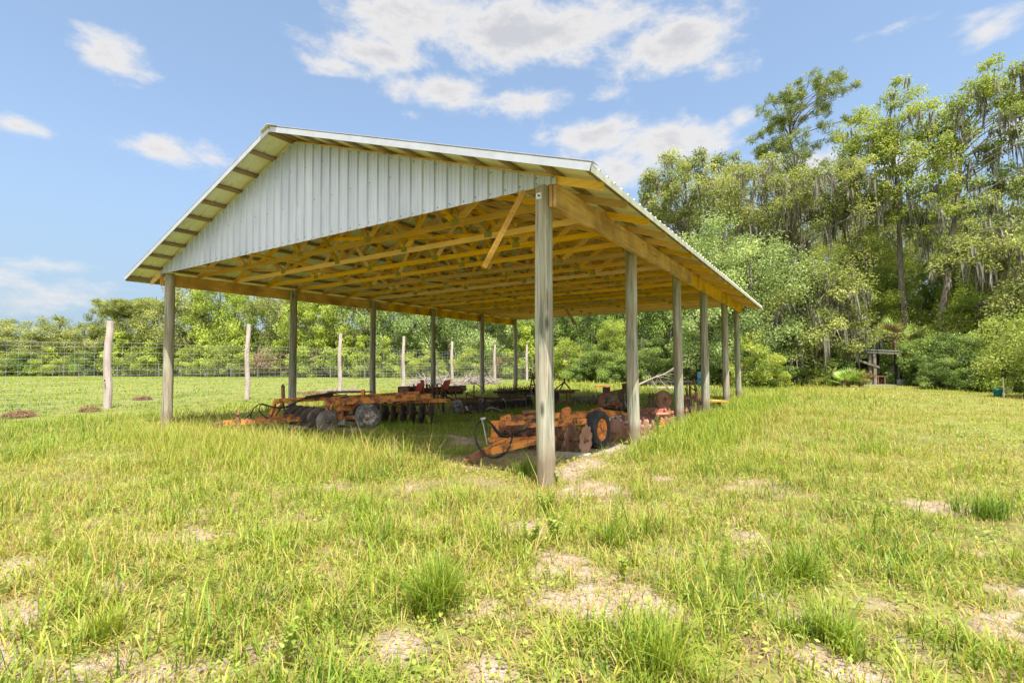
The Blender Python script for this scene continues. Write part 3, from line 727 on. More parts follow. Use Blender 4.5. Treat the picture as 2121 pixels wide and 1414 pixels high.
def disc(parent, c, axis, r, mat, notches=0, name='disc', dish=.22):
    nt = (lambda j, n: .86 if (j % (n//notches)) in (0, 1) else 1.0) if notches else None
    n = notches*5 if notches else 30; d = dish*r
    prof = [(.0, d), (.18*r, d*.97), (.5*r, d*.72), (.8*r, d*.32), (r, 0), (r, -.006), (.8*r, d*.32-.008), (.5*r, d*.72-.008), (.0, d-.008)]
    mb = MB().lathe(c, axis, prof, n, 0, notch=nt); mb.lathe(V3(c)+unit(axis)*(d-.03), axis, [(.0, .0), (.035, 0), (.035, .07), (0, .07)], 8, 0)
    return mb.build(name, mat, parent)


def gang(parent, p, q, n, r, mat, axle_mat, notches=0, dish=.22, flip=1):
    p, q = V3(p), V3(q); ax = unit(q-p); e = ax*.06
    MB().bar(p-e, q+e, .035, .035).build('gang_axle', axle_mat, parent)
    rr = random.Random(int(abs(p[0])*100))
    for i in range(n):
        c = p+(q-p)*(i/(n-1)); disc(parent, c, ax*flip, r*(1+rr.uniform(-.02, .02)), mat, notches, dish=dish)
        if i < n-1:
            MB().lathe(c+ax*.05, ax, [(.028, 0), (.05, .02), (.035, .07), (.05, np.linalg.norm(q-p)/(n-1)-.06), (.028, np.linalg.norm(q-p)/(n-1)-.04)], 10).build('spool', axle_mat, parent)


def wheel(parent, c, axis, r, w, tyre, rim, ribs=True):
    wp = empty('wheel', V3(c)-parent_loc(parent), parent=parent); R = r; h = w/2
    prof = [(.56*R, -h*.72), (.64*R, -h*.95), (.80*R, -h*1.0), (.92*R, -h*.93), (.985*R, -h*.72)]
    if ribs:
        for z in (-.5, -.18, .18, .5): prof += [(1.0*R, h*(z-.12)), (1.0*R, h*(z+.06)), (.965*R, h*(z+.08)), (.965*R, h*(z+.13))]
    prof += [(.985*R, h*.72), (.92*R, h*.93), (.80*R, h*1.0), (.64*R, h*.95), (.56*R, h*.72)]
    MB().lathe(c, axis, prof, 40, closed=True).build('tyre', tyre, wp)
    a = unit(axis); rp = [(.585*R, -h*.75), (.60*R, h*.80), (.57*R, h*.84), (.53*R, h*.70), (.50*R, h*.30), (.40*R, h*.16), (.26*R, h*.22), (.15*R, h*.30), (.15*R, h*.62), (0, h*.64)]
    mb = MB().lathe(c, axis, rp, 32)
    b1 = unit(np.cross(a, (0, 0, 1))); b2 = np.cross(a, b1)
    for k in range(6):
        t = k*math.pi/3; q = V3(c)+(b1*math.cos(t)+b2*math.sin(t))*.25*R+a*h*.2; mb.lathe(q, a, [(.02*R+.006, 0), (.02*R+.006, .03), (0, .03)], 6)
    mb.build('rim', rim, wp); return wp


def spline(pts, n=10):
    P = [V3(p) for p in pts]; P = [2*P[0]-P[1]]+P+[2*P[-1]-P[-2]]; out = []
    for i in range(1, len(P)-2):
        for k in range(n):
            t = k/n; a, b, c, d = P[i-1:i+3]
            out.append(.5*((2*b)+(c-a)*t+(2*a-5*b+4*c-d)*t*t+(3*b-a-3*c+d)*t**3))
    out.append(P[-2]); return out


def hose(parent, pts, r=.011, name='hydraulic_hose', mat=None):
    return MB().tube(spline(pts), r, 7).build(name, mat or M['hose'], parent)


def root_at(name, p, label, cat, group='old farm implements under the barn roof'):
    return empty(name, (float(p[0]), float(p[1]), 0), label, cat, group)


def beam(parent, name, p, q, w, h, mat, up=(0, 0, 1)): return MB().bar(p, q, w, h, up).build(name, mat, parent)


# ---- left orange harrow (offset disc harrow seen from its tongue side)
def harrow_left():
    d = lambda x: 10.0+(x-445)/485*2.0
    A = lambda x, y, o=0.0: at(x, y, d(x)+o)
    r = root_at('disc_harrow', gnd(690, 893), 'long orange tandem disc harrow with cracked white rimmed tyre at the left barn posts', 'disc harrow'); O, OB, RU = M['orange'], M['orange_b'], M['rust']
    tg = MB(); tg.bar(A(462, 876), A(640, 866), .07, .10); tg.bar(A(640, 866), A(706, 874, -.35), .07, .11); tg.bar(A(500, 871, .1), A(640, 858, .35), .06, .07); tg.build('tongue', O, r)
    tc = MB(); tc.bar(A(440, 879), A(466, 876), .09, .035); tc.bar(A(441, 876), A(446, 900), .05, .03); tc.build('hitch_clevis', RU, r)
    MB().bar(A(690, 873, -.33), A(714, 874, -.36), .075, .115).build('tongue_end', M['steel'], r)
    js = MB(); js.bar(A(493, 862, -.06), A(493, 903, -.06), .075, .075); js.lathe(A(493, 861, -.06), (0, 0, 1), [(0, .0), (.045, 0), (.03, .06), (0, .07)], 10); js.build('jack_stand', RU, r)
    up = MB()
    up.bar(A(559, 864), A(572, 828), .05, .09, FWD); up.bar(A(566, 864, .3), A(588, 832, .3), .05, .09, FWD); up.bar(A(569, 831), A(705, 822), .09, .10); up.bar(A(572, 829), A(590, 830, .3), .08, .06); up.build('front_arch', O, r)
    lg = MB(); lg.bar(A(671, 870, -.3), A(683, 833, -.25), .055, .085, FWD); lg.bar(A(684, 870, -.3), A(714, 836, -.2), .055, .085, FWD); lg.bar(A(680, 836, -.26), A(735, 831, -.1), .08, .12); lg.build('diagonal_leg', O, r)
    beam(r, 'main_beam', A(672, 834, -.22), A(895, 820, -.1), .08, .135, OB)
    beam(r, 'main_beam', A(700, 823, .3), A(868, 813, .35), .06, .07, O)
    beam(r, 'rear_beam', A(812, 830, .0), A(932, 829, .1), .07, .085, OB); beam(r, 'wooden_board', A(833, 821, .15), A(882, 818, .2), .14, .05, M['greywood'])
    beam(r, 'gang_beam', A(700, 845, -.25), A(730, 843, .0), .10, .13, OB); beam(r, 'gang_beam', A(722, 841, .2), A(742, 845, .0), .07, .08, OB); beam(r, 'gang_beam', A(735, 838, .25), A(905, 837, .15), .05, .045, RU)
    beam(r, 'cross_member', A(690, 868, .4), A(742, 864, .5), .06, .06, OB)
    rod = MB().tube([A(680, 812, .1), A(752, 811, .15)], .026, 10); rod.tube([A(752, 811, .15), A(772, 811, .2)], .016, 8); rod.build('lift_cylinder', RU, r)
    for a, b, n in (((677, 812), (684, 824), 'cylinder_lug'), ((752, 807), (752, 821), 'cylinder_lug')): beam(r, n, A(*a, .1), A(*b, .1), .07, .09, OB, FWD)
    cr = MB().tube([A(586, 798, .1), A(587, 834, .1)], .038, 10); cr.tube([A(586, 795, .1), A(586, 800, .1)], .018, 8); cr.tube([A(587, 834, .1), A(590, 866, .1)], .022, 8); cr.build('crank_screw', M['rust'], r)
    hose(r, [A(540, 884, -.1), A(520, 868), A(524, 848), A(540, 836), A(560, 841, -.05), A(585, 845, -.08), A(606, 838, -.1), A(628, 825, -.15), A(680, 815, -.1), A(700, 816)])
    hose(r, [A(598, 860), A(580, 867), A(552, 864), A(537, 850), A(542, 838), A(560, 842, -.1), A(590, 842, -.1), A(615, 832, -.1), A(655, 822, -.15), A(720, 817)])
    hose(r, [A(505, 868), A(514, 860), A(518, 857)], .02)
    cy = MB().tube([A(632, 823, -.1), A(690, 815, -.05)], .035, 10); cy.build('hydraulic_cylinder', M['rust_d'], r)
    wheel(r, at(762, 862, 10.85), cdir(.60, -.80), .285, .19, M['rubber_dry'], M['rim_w'])
    wheel(r, at(727, 855, 12.1), cdir(.60, -.80), .27, .19, M['rubber'], M['rim_w'])
    beam(r, 'wheel_axle', at(700, 866, 11.0), at(758, 862, 11.0), .06, .07, OB)
    gang(r, at(660, 868, 10.55), at(608, 860, 11.6), 5, .255, M['disc_d'], M['rust_d'], flip=-1, dish=.14)
    disc(r, at(678, 872, 10.2), unit(at(660, 868, 10.55)-at(608, 860, 11.6)), .24, M['disc_g'], dish=.16)
    gang(r, at(742, 855, 11.95), at(893, 855, 11.75), 9, .265, M['disc_d'], M['rust_d'])
    for x in (791, 822, 889): beam(r, 'gang_hanger', at(x, 836, 11.75), at(x+1, 856, 11.85), .05, .03, OB)
    for x, y, dd in ((668, 840, 10.3), (690, 852, 10.4)): beam(r, 'gang_hanger', at(x+20, y-3, dd+.2), at(x+16, y+18, dd+.2), .07, .05, O)
    beam(r, 'gang_hanger', at(700, 855, 11.0), at(699, 872, 10.6), .07, .05, OB)
    cl = MB().tube(spline([at(682, 854, 10.6), at(690, 850, 10.5), at(697, 856, 10.4), at(692, 862, 10.4)]), .02, 6); cl.build('clamp', M['rust_d'], r)


harrow_left()


# ---- right orange harrow with notched discs, by the nearest corner post
def harrow_right():
    r = root_at('disc_harrow', gnd(1200, 935), 'orange disc harrow with notched rusty discs and black tyre behind the nearest corner post', 'disc harrow'); O, OB, RU = M['orange'], M['orange_b'], M['rust']
    A = at
    dt = MB(); dt.bar(A(972, 950, 6.9), A(1003, 936, 7.0), .10, .10); dt.lathe(A(968, 953, 6.9), (0, 0, 1), [(.03, -.035), (.06, -.035), (.06, .035), (.03, .035)], 14, closed=True); dt.build('hitch_tongue', RU, r)
    ar = MB(); ar.bar(A(1001, 937, 7.0), A(1048, 914, 7.4), .075, .085); ar.bar(A(1018, 934, 6.75), A(1090, 917, 7.0), .075, .09); ar.bar(A(1090, 917, 7.0), A(1150, 907, 7.2), .07, .075); ar.build('tongue_arm', OB, r)
    beam(r, 'cross_beam', A(1010, 910, 7.6), A(1110, 912, 7.4), .065, .065, O); beam(r, 'cross_beam', A(1050, 912, 7.4), A(1120, 907, 7.5), .06, .065, OB)
    up = MB(); up.bar(A(1024, 908, 7.7), A(1026, 874, 7.7), .11, .09, FWD); up.bar(A(1016, 877, 7.7), A(1040, 875, 7.75), .08, .08); up.build('front_upright', OB, r)
    bk = MB(); bk.bar(A(1042, 884, 7.75), A(1042, 864, 7.75), .09, .10, FWD); bk.bar(A(1040, 868, 7.75), A(1056, 863, 7.8), .09, .09); bk.build('beam_bracket', OB, r)
    beam(r, 'main_beam', A(1052, 865, 7.85), A(1230, 854, 8.6), .065, .065, OB); beam(r, 'main_beam', A(1046, 876, 7.6), A(1095, 874, 7.6), .065, .065, OB)
    beam(r, 'main_beam', A(1160, 858, 8.8), A(1300, 859, 9.3), .06, .07, OB); beam(r, 'main_beam', A(1225, 851, 9.3), A(1290, 857, 9.2), .08, .09, OB)
    beam(r, 'diagonal_brace', A(1160, 869, 7.9), A(1221, 856, 8.3), .07, .085, O)
    beam(r, 'gang_beam', A(1095, 882, 7.55), A(1214, 872, 7.75), .075, .08, OB); beam(r, 'gang_beam', A(1195, 873, 7.5), A(1213, 871, 7.5), .085, .085, OB)
    for x, y, dd in ((1173, 846, 8.7), (1240, 847, 9.0)):
        b = MB(); b.bar(A(x-9, y+6, dd), A(x+9, y+2, dd), .07, .075); b.bar(A(x-8, y+1, dd), A(x+6, y-3, dd), .08, .02); b.build('lift_lug', OB, r)
    beam(r, 'beam_bracket', A(1152, 870, 8.0), A(1152, 858, 8.1), .10, .09, OB, FWD)
    for k, x in enumerate((1190, 1198)):
        u = MB(); u.tube(spline([A(x-4, 876, 7.66), A(x-2, 868, 7.66), A(x+4, 866, 7.66), A(x+6, 876, 7.66)], 5), .012, 6); u.build('clamp_bolt', RU, r)
    for x in (1090, 1160, 1208): beam(r, 'gang_hanger', A(x, 878, 7.72), A(x-5, 905, 7.75), .05, .04, RU, FWD)
    gang(r, A(1044, 893, 8.45), A(1213, 912, 7.62), 7, .25, M['disc_r'], RU, 10, flip=-1, dish=.10)
    gang(r, A(1275, 893, 8.85), A(1326, 888, 9.5), 4, .255, M['disc_r'], RU, 12, flip=-1, dish=.18)
    beam(r, 'gang_beam', A(1290, 866, 9.0), A(1330, 865, 9.6), .08, .09, RU)
    wheel(r, A(1238, 889, 8.25), cdir(.80, -.60), .315, .20, M['rubber'], M['orange_b'])
    wheel(r, A(1120, 886, 9.0), cdir(.80, -.60), .30, .20, M['rubber'], M['orange_b'])
    beam(r, 'wheel_axle', A(1130, 884, 8.8), A(1222, 889, 8.4), .06, .06, OB)
    hose(r, [A(1003, 866, 7.15), A(988, 880, 7.1), A(985, 905, 7.0), A(995, 930, 6.9), A(1010, 945, 6.8), A(1030, 948, 6.75), A(1050, 935, 6.8), A(1060, 912, 6.9), A(1064, 896, 7.1), A(1110, 885, 7.3)], .010)
    hose(r, [A(1001, 868, 7.17), A(985, 885, 7.1), A(986, 915, 7.0), A(1000, 937, 6.9), A(1022, 947, 6.8), A(1047, 934, 6.83), A(1062, 905, 6.95)], .010)
    hose(r, [A(1006, 868, 7.15), A(1016, 876, 7.15), A(1026, 892, 7.15), A(1040, 904, 7.15), A(1058, 901, 7.15), A(1082, 893, 7.25), A(1098, 886, 7.4)], .013)
    hose(r, [A(1006, 869, 7.13), A(1012, 872, 7.1), A(1024, 884, 7.1), A(1036, 898, 7.1), A(1053, 906, 7.12)], .013)
    MB().tube([A(1000, 873, 7.05), A(1009, 921, 7.0)], .009, 7).build('hose_stand', M['steel'], r)
    cp = MB(); cp.tube([A(996, 868, 7.12), A(1006, 866, 7.12)], .022, 8); cp.tube([A(1001, 867, 7.12), A(998, 874, 7.05)], .012, 6); cp.build('hose_coupling', M['steel'], r)
    ml = MB().tube([A(1083, 893, 7.35), A(1091, 880, 7.35), A(1101, 866, 7.5)], [.02, .03, .025], 8); ml.tube([A(1084, 892, 7.35), A(1087, 905, 7.35)], .03, 8); ml.tube([A(1085, 855, 7.9), A(1112, 853, 8.1)], .04, 8); ml.build('lift_cylinder', M['rust'], r)
    rg = MB(); rr = random.Random(3)
    for k in range(7):
        p = A(1272+k*5+rr.uniform(-3, 3), 866+rr.uniform(-4, 4), 9.05); rg.tube(spline([p, p+V3((rr.uniform(-.08, .08), rr.uniform(-.05, .05), rr.uniform(-.05, .06))), p+V3((rr.uniform(-.13, .13), rr.uniform(-.05, .05), -.07))], 4), [.022]*4+[.03]*4+[.012], 6)
    rg.build('tied_rag', M['wire'], r)


harrow_right()


# ---- red and rusty bedder plough behind the left harrow
def plough_red():
    r = root_at('bedder_plough', gnd(905, 850), 'rusty toolbar plough with faded red plates behind the orange left harrow', 'plough'); RU, RD = M['rust'], M['rust_d']; D = 13.9
    A = lambda x, y, o=0.0: at(x, y, D+o)
    for x0, x1, o in ((826, 848, 0), (848, 864, .2)):
        b = MB(); b.bar(A(x0, 809, o), A(x1, 808, o), .25, .24); b.build('side_box', RD if o else RU, r)
    beam(r, 'toolbar', A(830, 812, .15), A(966, 803, .3), .14, .16, RU); beam(r, 'toolbar', A(840, 816, .5), A(960, 812, .6), .10, .10, RD)
    for x, y in ((868, 803), (924, 797)):
        b = MB(); c = A(x, y, -.05); b.obox(c, RIGHT*.10+V3((0, 0, .02)), RIGHT*.05+V3((0, 0, .14)), FWD*.012); b.build('shield_plate', M['red'], r)
    for x in (876, 884, 895, 905): beam(r, 'shank', A(x, 795 if x != 876 else 787, .05), A(x+3, 845, .05), .05, .04, RU if x != 884 else RD)
    beam(r, 'mast', A(874, 787, .1), A(876, 812, .1), .14, .05, RU)
    for x in (856, 888, 914):
        p = A(x, 796, -.15); b = MB(); b.tube(spline([p, A(x+8, 812, -.2), A(x+12, 826, -.1)], 5), .02, 6); b.build('spring_arm', RD, r)
    for x, y in ((918, 807), (948, 803), (986, 797)):     # turned up mouldboards on stems
        vs = []; n = 8; c = A(x, y)
        for i in range(n+1):
            t = i/n; cx = (t-.35)*.40; cz = .07-.22*t*t*1.1
            for w in (-.10, .10): vs.append(c+RIGHT*cx+V3((0, 0, cz))+FWD*w*(1-.6*abs(t-.4)))
        fs = [(2*i, 2*i+1, 2*i+3, 2*i+2) for i in range(n)]; b = MB().add(vs, fs, 0, True); b.add([V3(v)-V3((0, 0, .012)) for v in vs], [f[::-1] for f in fs], 0, True)
        b.build('mouldboard', RD, r); beam(r, 'shank', A(x-4, y, .02), A(x-5, y+30, .02), .035, .03, RU)
    beam(r, 'toolbar', A(912, 815, .2), A(935, 826, .3), .06, .05, RU)
    for x in (845, 880, 918): beam(r, 'foot', A(x, 815, .2), A(x, 853, .2), .06, .05, RD)


plough_red()


# ---- dark old harrow lying behind, tight disc rolls
def harrow_dark():
    r = root_at('disc_harrow', gnd(1010, 850), 'dark rusty disc harrow with tight black disc rolls in the middle of the barn', 'disc harrow'); RU, RD = M['rust'], M['rust_d']
    A = at
    beam(r, 'frame_bar', A(905, 829, 13.9), A(1012, 824, 15.4), .07, .07, RU); beam(r, 'frame_bar', A(942, 828, 13.6), A(1000, 829, 14.6), .08, .14, RU); beam(r, 'frame_bar', A(1000, 826, 14.9), A(1098, 822, 16.4), .07, .07, RD); beam(r, 'frame_bar', A(1010, 832, 14.6), A(1090, 826, 15.9), .06, .05, RU)
    beam(r, 'frame_bar', A(945, 829, 13.6), A(930, 848, 13.6), .06, .06, RU)
    gang(r, A(950, 845, 13.6), A(968, 841, 14.4), 8, .19, M['disc_d'], RD); gang(r, A(985, 846, 13.9), A(1002, 843, 14.6), 8, .22, M['disc_d'], RD)
    gang(r, A(1022, 844, 14.8), A(1092, 836, 16.2), 17, .235, M['disc_d'], RD)
    disc(r, A(948, 840, 13.4), cdir(.5, -.86), .17, M['rubber_dry'])
    for x in (1042, 1084): disc(r, A(x, 842-(x-1042)*.07, 15.1+(x-1042)*.02), cdir(.9, .4), .25, M['steel'])
    MB().tube(spline([A(965, 826, 13.5), A(968, 812, 13.5), A(972, 818, 13.5), A(1000, 824, 14.2)]), .016, 6).build('latch_rod', RD, r)
    hose(r, [A(990, 838, 14.2), A(992, 829, 14.2), A(1000, 826, 14.2), A(995, 845, 14.0)], .01, 'cable', M['wire'])
    beam(r, 'wire_block', A(965, 841, 13.3), A(969, 849, 13.3), .04, .05, M['steel'])


harrow_dark()


# ---- spiked rotary hoe with mast
def rotary_hoe():
    r = root_at('rotary_hoe', gnd(1085, 840), 'dark rotary hoe with spiked rings and a pointed mast at the barn back', 'rotary hoe'); RD = M['rust_d']
    A = lambda x, y, o=0.0: at(x, y, 17.2+o)
    beam(r, 'toolbar', A(1022, 812, -.3), A(1122, 806, .3), .08, .07, RD)
    MB().tube([A(1030, 815, -.2), A(1116, 809, .3)], .02, 6).build('rotor_shaft', RD, r)
    for k in range(11):
        c = A(1037+k*8, 813-k*.5, -.2+k*.05); ax = cdir(.8, .6); b = MB(); a1 = unit(np.cross(ax, (0, 0, 1))); a2 = np.cross(ax, a1)
        b.lathe(c, ax, [(.13, -.012), (.155, -.012), (.155, .012), (.13, .012)], 18, closed=True)
        for j in range(10):
            t = j*math.pi/5; d = a1*math.cos(t)+a2*math.sin(t); b.bar(c+d*.03, c+d*.22, .014, .018, ax)
        b.build('spike_ring', RD, r)
    m = MB(); top = A(1103, 778); m.bar(A(1097, 808), top, .035, .05); m.bar(A(1110, 808), top, .035, .05); m.bar(A(1098, 797), A(1109, 797), .03, .05); m.bar(top, top+V3((0, 0, .10)), .04, .05, RIGHT); m.build('mast', M['rust'], r)
    for x in (1100, 1110, 1090): beam(r, 'leg', A(x, 806, .1), A(x, 840, .1), .07, .07, M['greywood'] if x == 1100 else RD)
    beam(r, 'skid', A(1080, 838), A(1125, 836), .06, .05, RD); MB().tube(spline([A(1088, 838, -.2), A(1089, 822, -.2), A(1096, 819, -.2), A(1104, 820, -.2)], 5), .02, 6).build('guard_rod', M['steel'], r)


rotary_hoe()


# ---- T shaped blade frame
def blade_frame():
    r = root_at('subsoiler', gnd(1178, 838), 'rusty T shaped subsoiler frame with rod bracing right of the corner post', 'subsoiler'); RU = M['rust']
    A = lambda x, y, o=0.0: at(x, y, 16.6+o)
    beam(r, 'cross_beam', A(1130, 809), A(1200, 808), .30, .035, RU); beam(r, 'cross_beam', A(1135, 813), A(1190, 812), .12, .07, RU)
    b = MB(); b.bar(A(1174, 812), A(1174, 835), .045, .12, FWD); b.bar(A(1181, 812), A(1183, 835), .05, .12, FWD); b.bar(A(1169, 834), A(1190, 835), .2, .04); b.build('standard', RU, r)
    t = A(1169, 791, .1)
    for x in (1146, 1158, 1183): MB().tube([A(x, 809, .05*(x-1160)*.1), t], .022, 6).build('brace_rod', M['rust_d'], r)
    beam(r, 'top_link', t-V3((0, 0, .05)), t+V3((0, 0, .12)), .05, .05, M['rust_d'], RIGHT)
    wheel(r, A(1150, 822, -.2), cdir(.6, -.8), .17, .10, M['rubber'], M['rust_d'], False); beam(r, 'wheel_arm', A(1152, 814), A(1160, 832), .03, .03, RU)
    beam(r, 'ground_skid', A(1140, 832), A(1176, 832), .08, .06, RU)


blade_frame()


# ---- rusty planter frame behind the right harrow
def planter():
    r = root_at('planter_frame', gnd(1270, 868), 'rusty planter toolbar with square plates behind the black harrow tyre', 'planter'); RU, RD = M['rust'], M['rust_d']
    A = lambda x, y, o=0.0: at(x, y, 11.9+o)
    beam(r, 'toolbar', A(1240, 822), A(1300, 808, .4), .12, .10, RU); beam(r, 'toolbar', A(1255, 817, .3), A(1318, 803, .9), .10, .09, RU)
    for x, y in ((1256, 810), (1296, 802)):
        MB().obox(A(x, y, .1), RIGHT*.09, V3((0, 0, .10)), FWD*.012).build('square_plate', RD, r)
    MB().obox(A(1245, 834, -.05), RIGHT*.07, V3((0, 0, .16)), FWD*.05).build('end_plate', RU, r)
    beam(r, 'shank', A(1284, 812), A(1286, 850), .10, .06, RD); beam(r, 'shank', A(1289, 812, .2), A(1291, 850, .2), .06, .05, RD); beam(r, 'shank', A(1257, 822, .2), A(1256, 834, .2), .03, .03, RD)
    cy = MB().lathe(A(1246, 841, -.1), cdir(.8, .3, .12), [(0, 0), (.055, 0), (.055, .08), (.05, .09), (.05, .32), (.065, .34), (.065, .40), (0, .40)], 16); cy.build('seed_tube', RU, r)
    kn = MB()
    for x, y, q in ((1272, 836, .08), (1279, 833, .07), (1276, 842, .06), (1283, 838, .06)): kn.lathe(A(x, y, -.05), cdir(.7, -.6, .3), [(0, -.06), (q, -.05), (q*1.1, 0), (q, .05), (0, .06)], 10)
    kn.build('gear_case', RU, r)
    MB().tube(spline([A(1276, 826), A(1283, 832, -.1), A(1286, 848, -.1)], 5), .015, 6).build('lift_rod', M['rust'], r); MB().tube([A(1293, 830), A(1304, 856)], .012, 6).build('lift_rod', M['steel'], r)
    MB().tube([A(1229, 817), A(1226, 846)], .014, 6).build('crank_rod', RD, r); beam(r, 'marker_arm', A(1222, 830), A(1242, 829), .05, .07, RD)
    beam(r, 'foot', A(1244, 845), A(1310, 850, .4), .10, .06, RD)
    for x, o in ((1312, .4), (1300, .2)): beam(r, 'foot', A(x, 812, o), A(x, 856, o), .07, .06, RD)


planter()


# ---- disc plough with big plain discs
def disc_plough():
    r = root_at('disc_plough', gnd(1365, 893), 'rusty disc plough with two big plain discs between second and third right posts', 'disc plough'); RU, RD = M['rust'], M['rust_d']; D = 10.7
    A = lambda x, y, o=0.0: at(x, y, D+o)
    disc(r, A(1376, 826, .25), cdir(.25, -.9, .32), .205, RU, dish=.28); disc(r, A(1372, 851, .1), cdir(.2, -.9, .35), .21, RU, dish=.28); disc(r, A(1352, 872, -.1), cdir(.4, -.85, .2), .25, RU, dish=.28)
    gang(r, at(1335, 886, 10.0), at(1388, 880, 11.3), 6, .25, M['rust'], M['rust_d'], flip=-1)
    MB().tube([A(1377, 826, .3), A(1374, 852, .15)], .05, 10).build('disc_hub', M['pink'], r)
    for x in (1347, 1354): beam(r, 'upright', A(x, 815), A(x, 852), .035, .045, RD, FWD)
    MB().tube(spline([A(1342, 818), A(1345, 826), A(1340, 840), A(1334, 850)], 5), .02, 6).build('lever', RD, r)
    fr = MB(); fr.bar(A(1322, 850), A(1362, 848), .11, .11); fr.bar(A(1326, 862), A(1362, 862), .10, .08); fr.bar(A(1336, 850, .1), A(1350, 890, .1), .08, .07, FWD); fr.build('frame', RU, r)
    for x, y in ((1333, 858), (1343, 864), (1350, 856)): MB().lathe(A(x, y, -.12), cdir(.5, -.8, .1), [(0, -.06), (.06, -.05), (.07, 0), (.06, .05), (0, .06)], 10).build('bearing_housing', RU, r)
    pk = MB(); pk.bar(A(1360, 851, -.55), A(1380, 849, -.55), .05, .07); pk.tube([A(1358, 858, -.6), A(1384, 857, -.6)], .035, 10); pk.bar(A(1358, 847, -.55), A(1360, 861, -.55), .05, .05, FWD); pk.tube([A(1376, 846, -.6), A(1384, 862, -.6)], .018, 6); pk.bar(A(1382, 855, -.6), A(1395, 853, -.6), .04, .05); pk.build('hitch_bracket', M['pink'], r)
    MB().tube([A(1360, 860, -.6), A(1345, 893, -.6)], .010, 6).build('lift_rod', M['steel'], r)
    for a, b in (((1354, 826), (1364, 848)), ((1333, 870), (1330, 895))): beam(r, 'stay', A(*a), A(*b), .03, .03, RD)
    MB().obox(A(1368, 879, -.3), RIGHT*.08+V3((0, 0, .03)), V3((0, 0, .07)), FWD*.02).build('mouldboard', M['orange'], r)
    beam(r, 'beam_foot', A(1325, 892), A(1385, 885, .3), .12, .10, RD)


disc_plough()


# ---- tangled tine cultivator and low bench farther back
def cultivator():
    r = root_at('tine_cultivator', gnd(1432, 866), 'tangled dark tine cultivator between third and fourth right posts', 'cultivator'); D = 12.6; rr = random.Random(8)
    A = lambda x, y, o=0.0: at(x, y, D+o)
    beam(r, 'toolbar', A(1408, 824), A(1450, 822, .3), .09, .08, M['rust']); beam(r, 'toolbar', A(1412, 845), A(1455, 842, .3), .08, .07, M['rust_d'])
    for k, x in enumerate((1420, 1424, 1430, 1434, 1439, 1444)):
        pts = [A(x+rr.uniform(-2, 2), 790+rr.uniform(-3, 14), rr.uniform(-.1, .3)), A(x+rr.uniform(-4, 4), 812, .1), A(x+rr.uniform(-3, 3), 838, .1), A(x+rr.uniform(-6, 6), 858, rr.uniform(-.2, .2))]
        MB().tube(spline(pts, 5), .017, 6).build('tine', M['rust_d'] if k % 3 else M['rust'], r)
    wheel(r, A(1418, 838, -.1), cdir(.5, -.85), .13, .06, M['rust_d'], M['rust'], False)
    MB().tube([A(1437, 785, .4), A(1447, 820, .3)], .02, 6).build('stay', M['rust'], r); MB().tube([A(1428, 800, .2), A(1444, 812, .2)], .018, 6).build('stay', M['rust'], r)
    disc(r, A(1418, 852, -.3), cdir(.4, -.85, .2), .14, M['rust']); beam(r, 'foot', A(1408, 860), A(1452, 858, .2), .08, .07, M['rust_d'])


cultivator()


def bench():
    r = empty('work_bench', tuple(gnd(1485, 852)), 'low wooden bench with yellow top board between fourth and fifth right posts', 'bench'); A = lambda x, y, o=0.0: at(x, y, 13.9+o)
    beam(r, 'bench_top', A(1444, 829), A(1496, 830, .2), .50, .045, M['yellowboard'])
    for x in (1450, 1473, 1490): beam(r, 'leg', A(x, 832, .1), A(x, 853, .1), .07, .07, M['greywood'])
    beam(r, 'shelf', A(1446, 842), A(1490, 843, .2), .4, .04, M['dark'])


bench()
r_ = empty('sawhorse', tuple(gnd(1435, 840)), 'yellow topped trestle half hidden behind the tangled cultivator', 'trestle'); beam(r_, 'top_rail', at(1426, 819, 14.6), at(1456, 820, 14.7), .12, .06, M['yellowboard'])
for x_ in (1430, 1451): beam(r_, 'leg', at(x_, 820, 14.65), at(x_-2, 842, 14.65), .06, .05, M['greywood'])

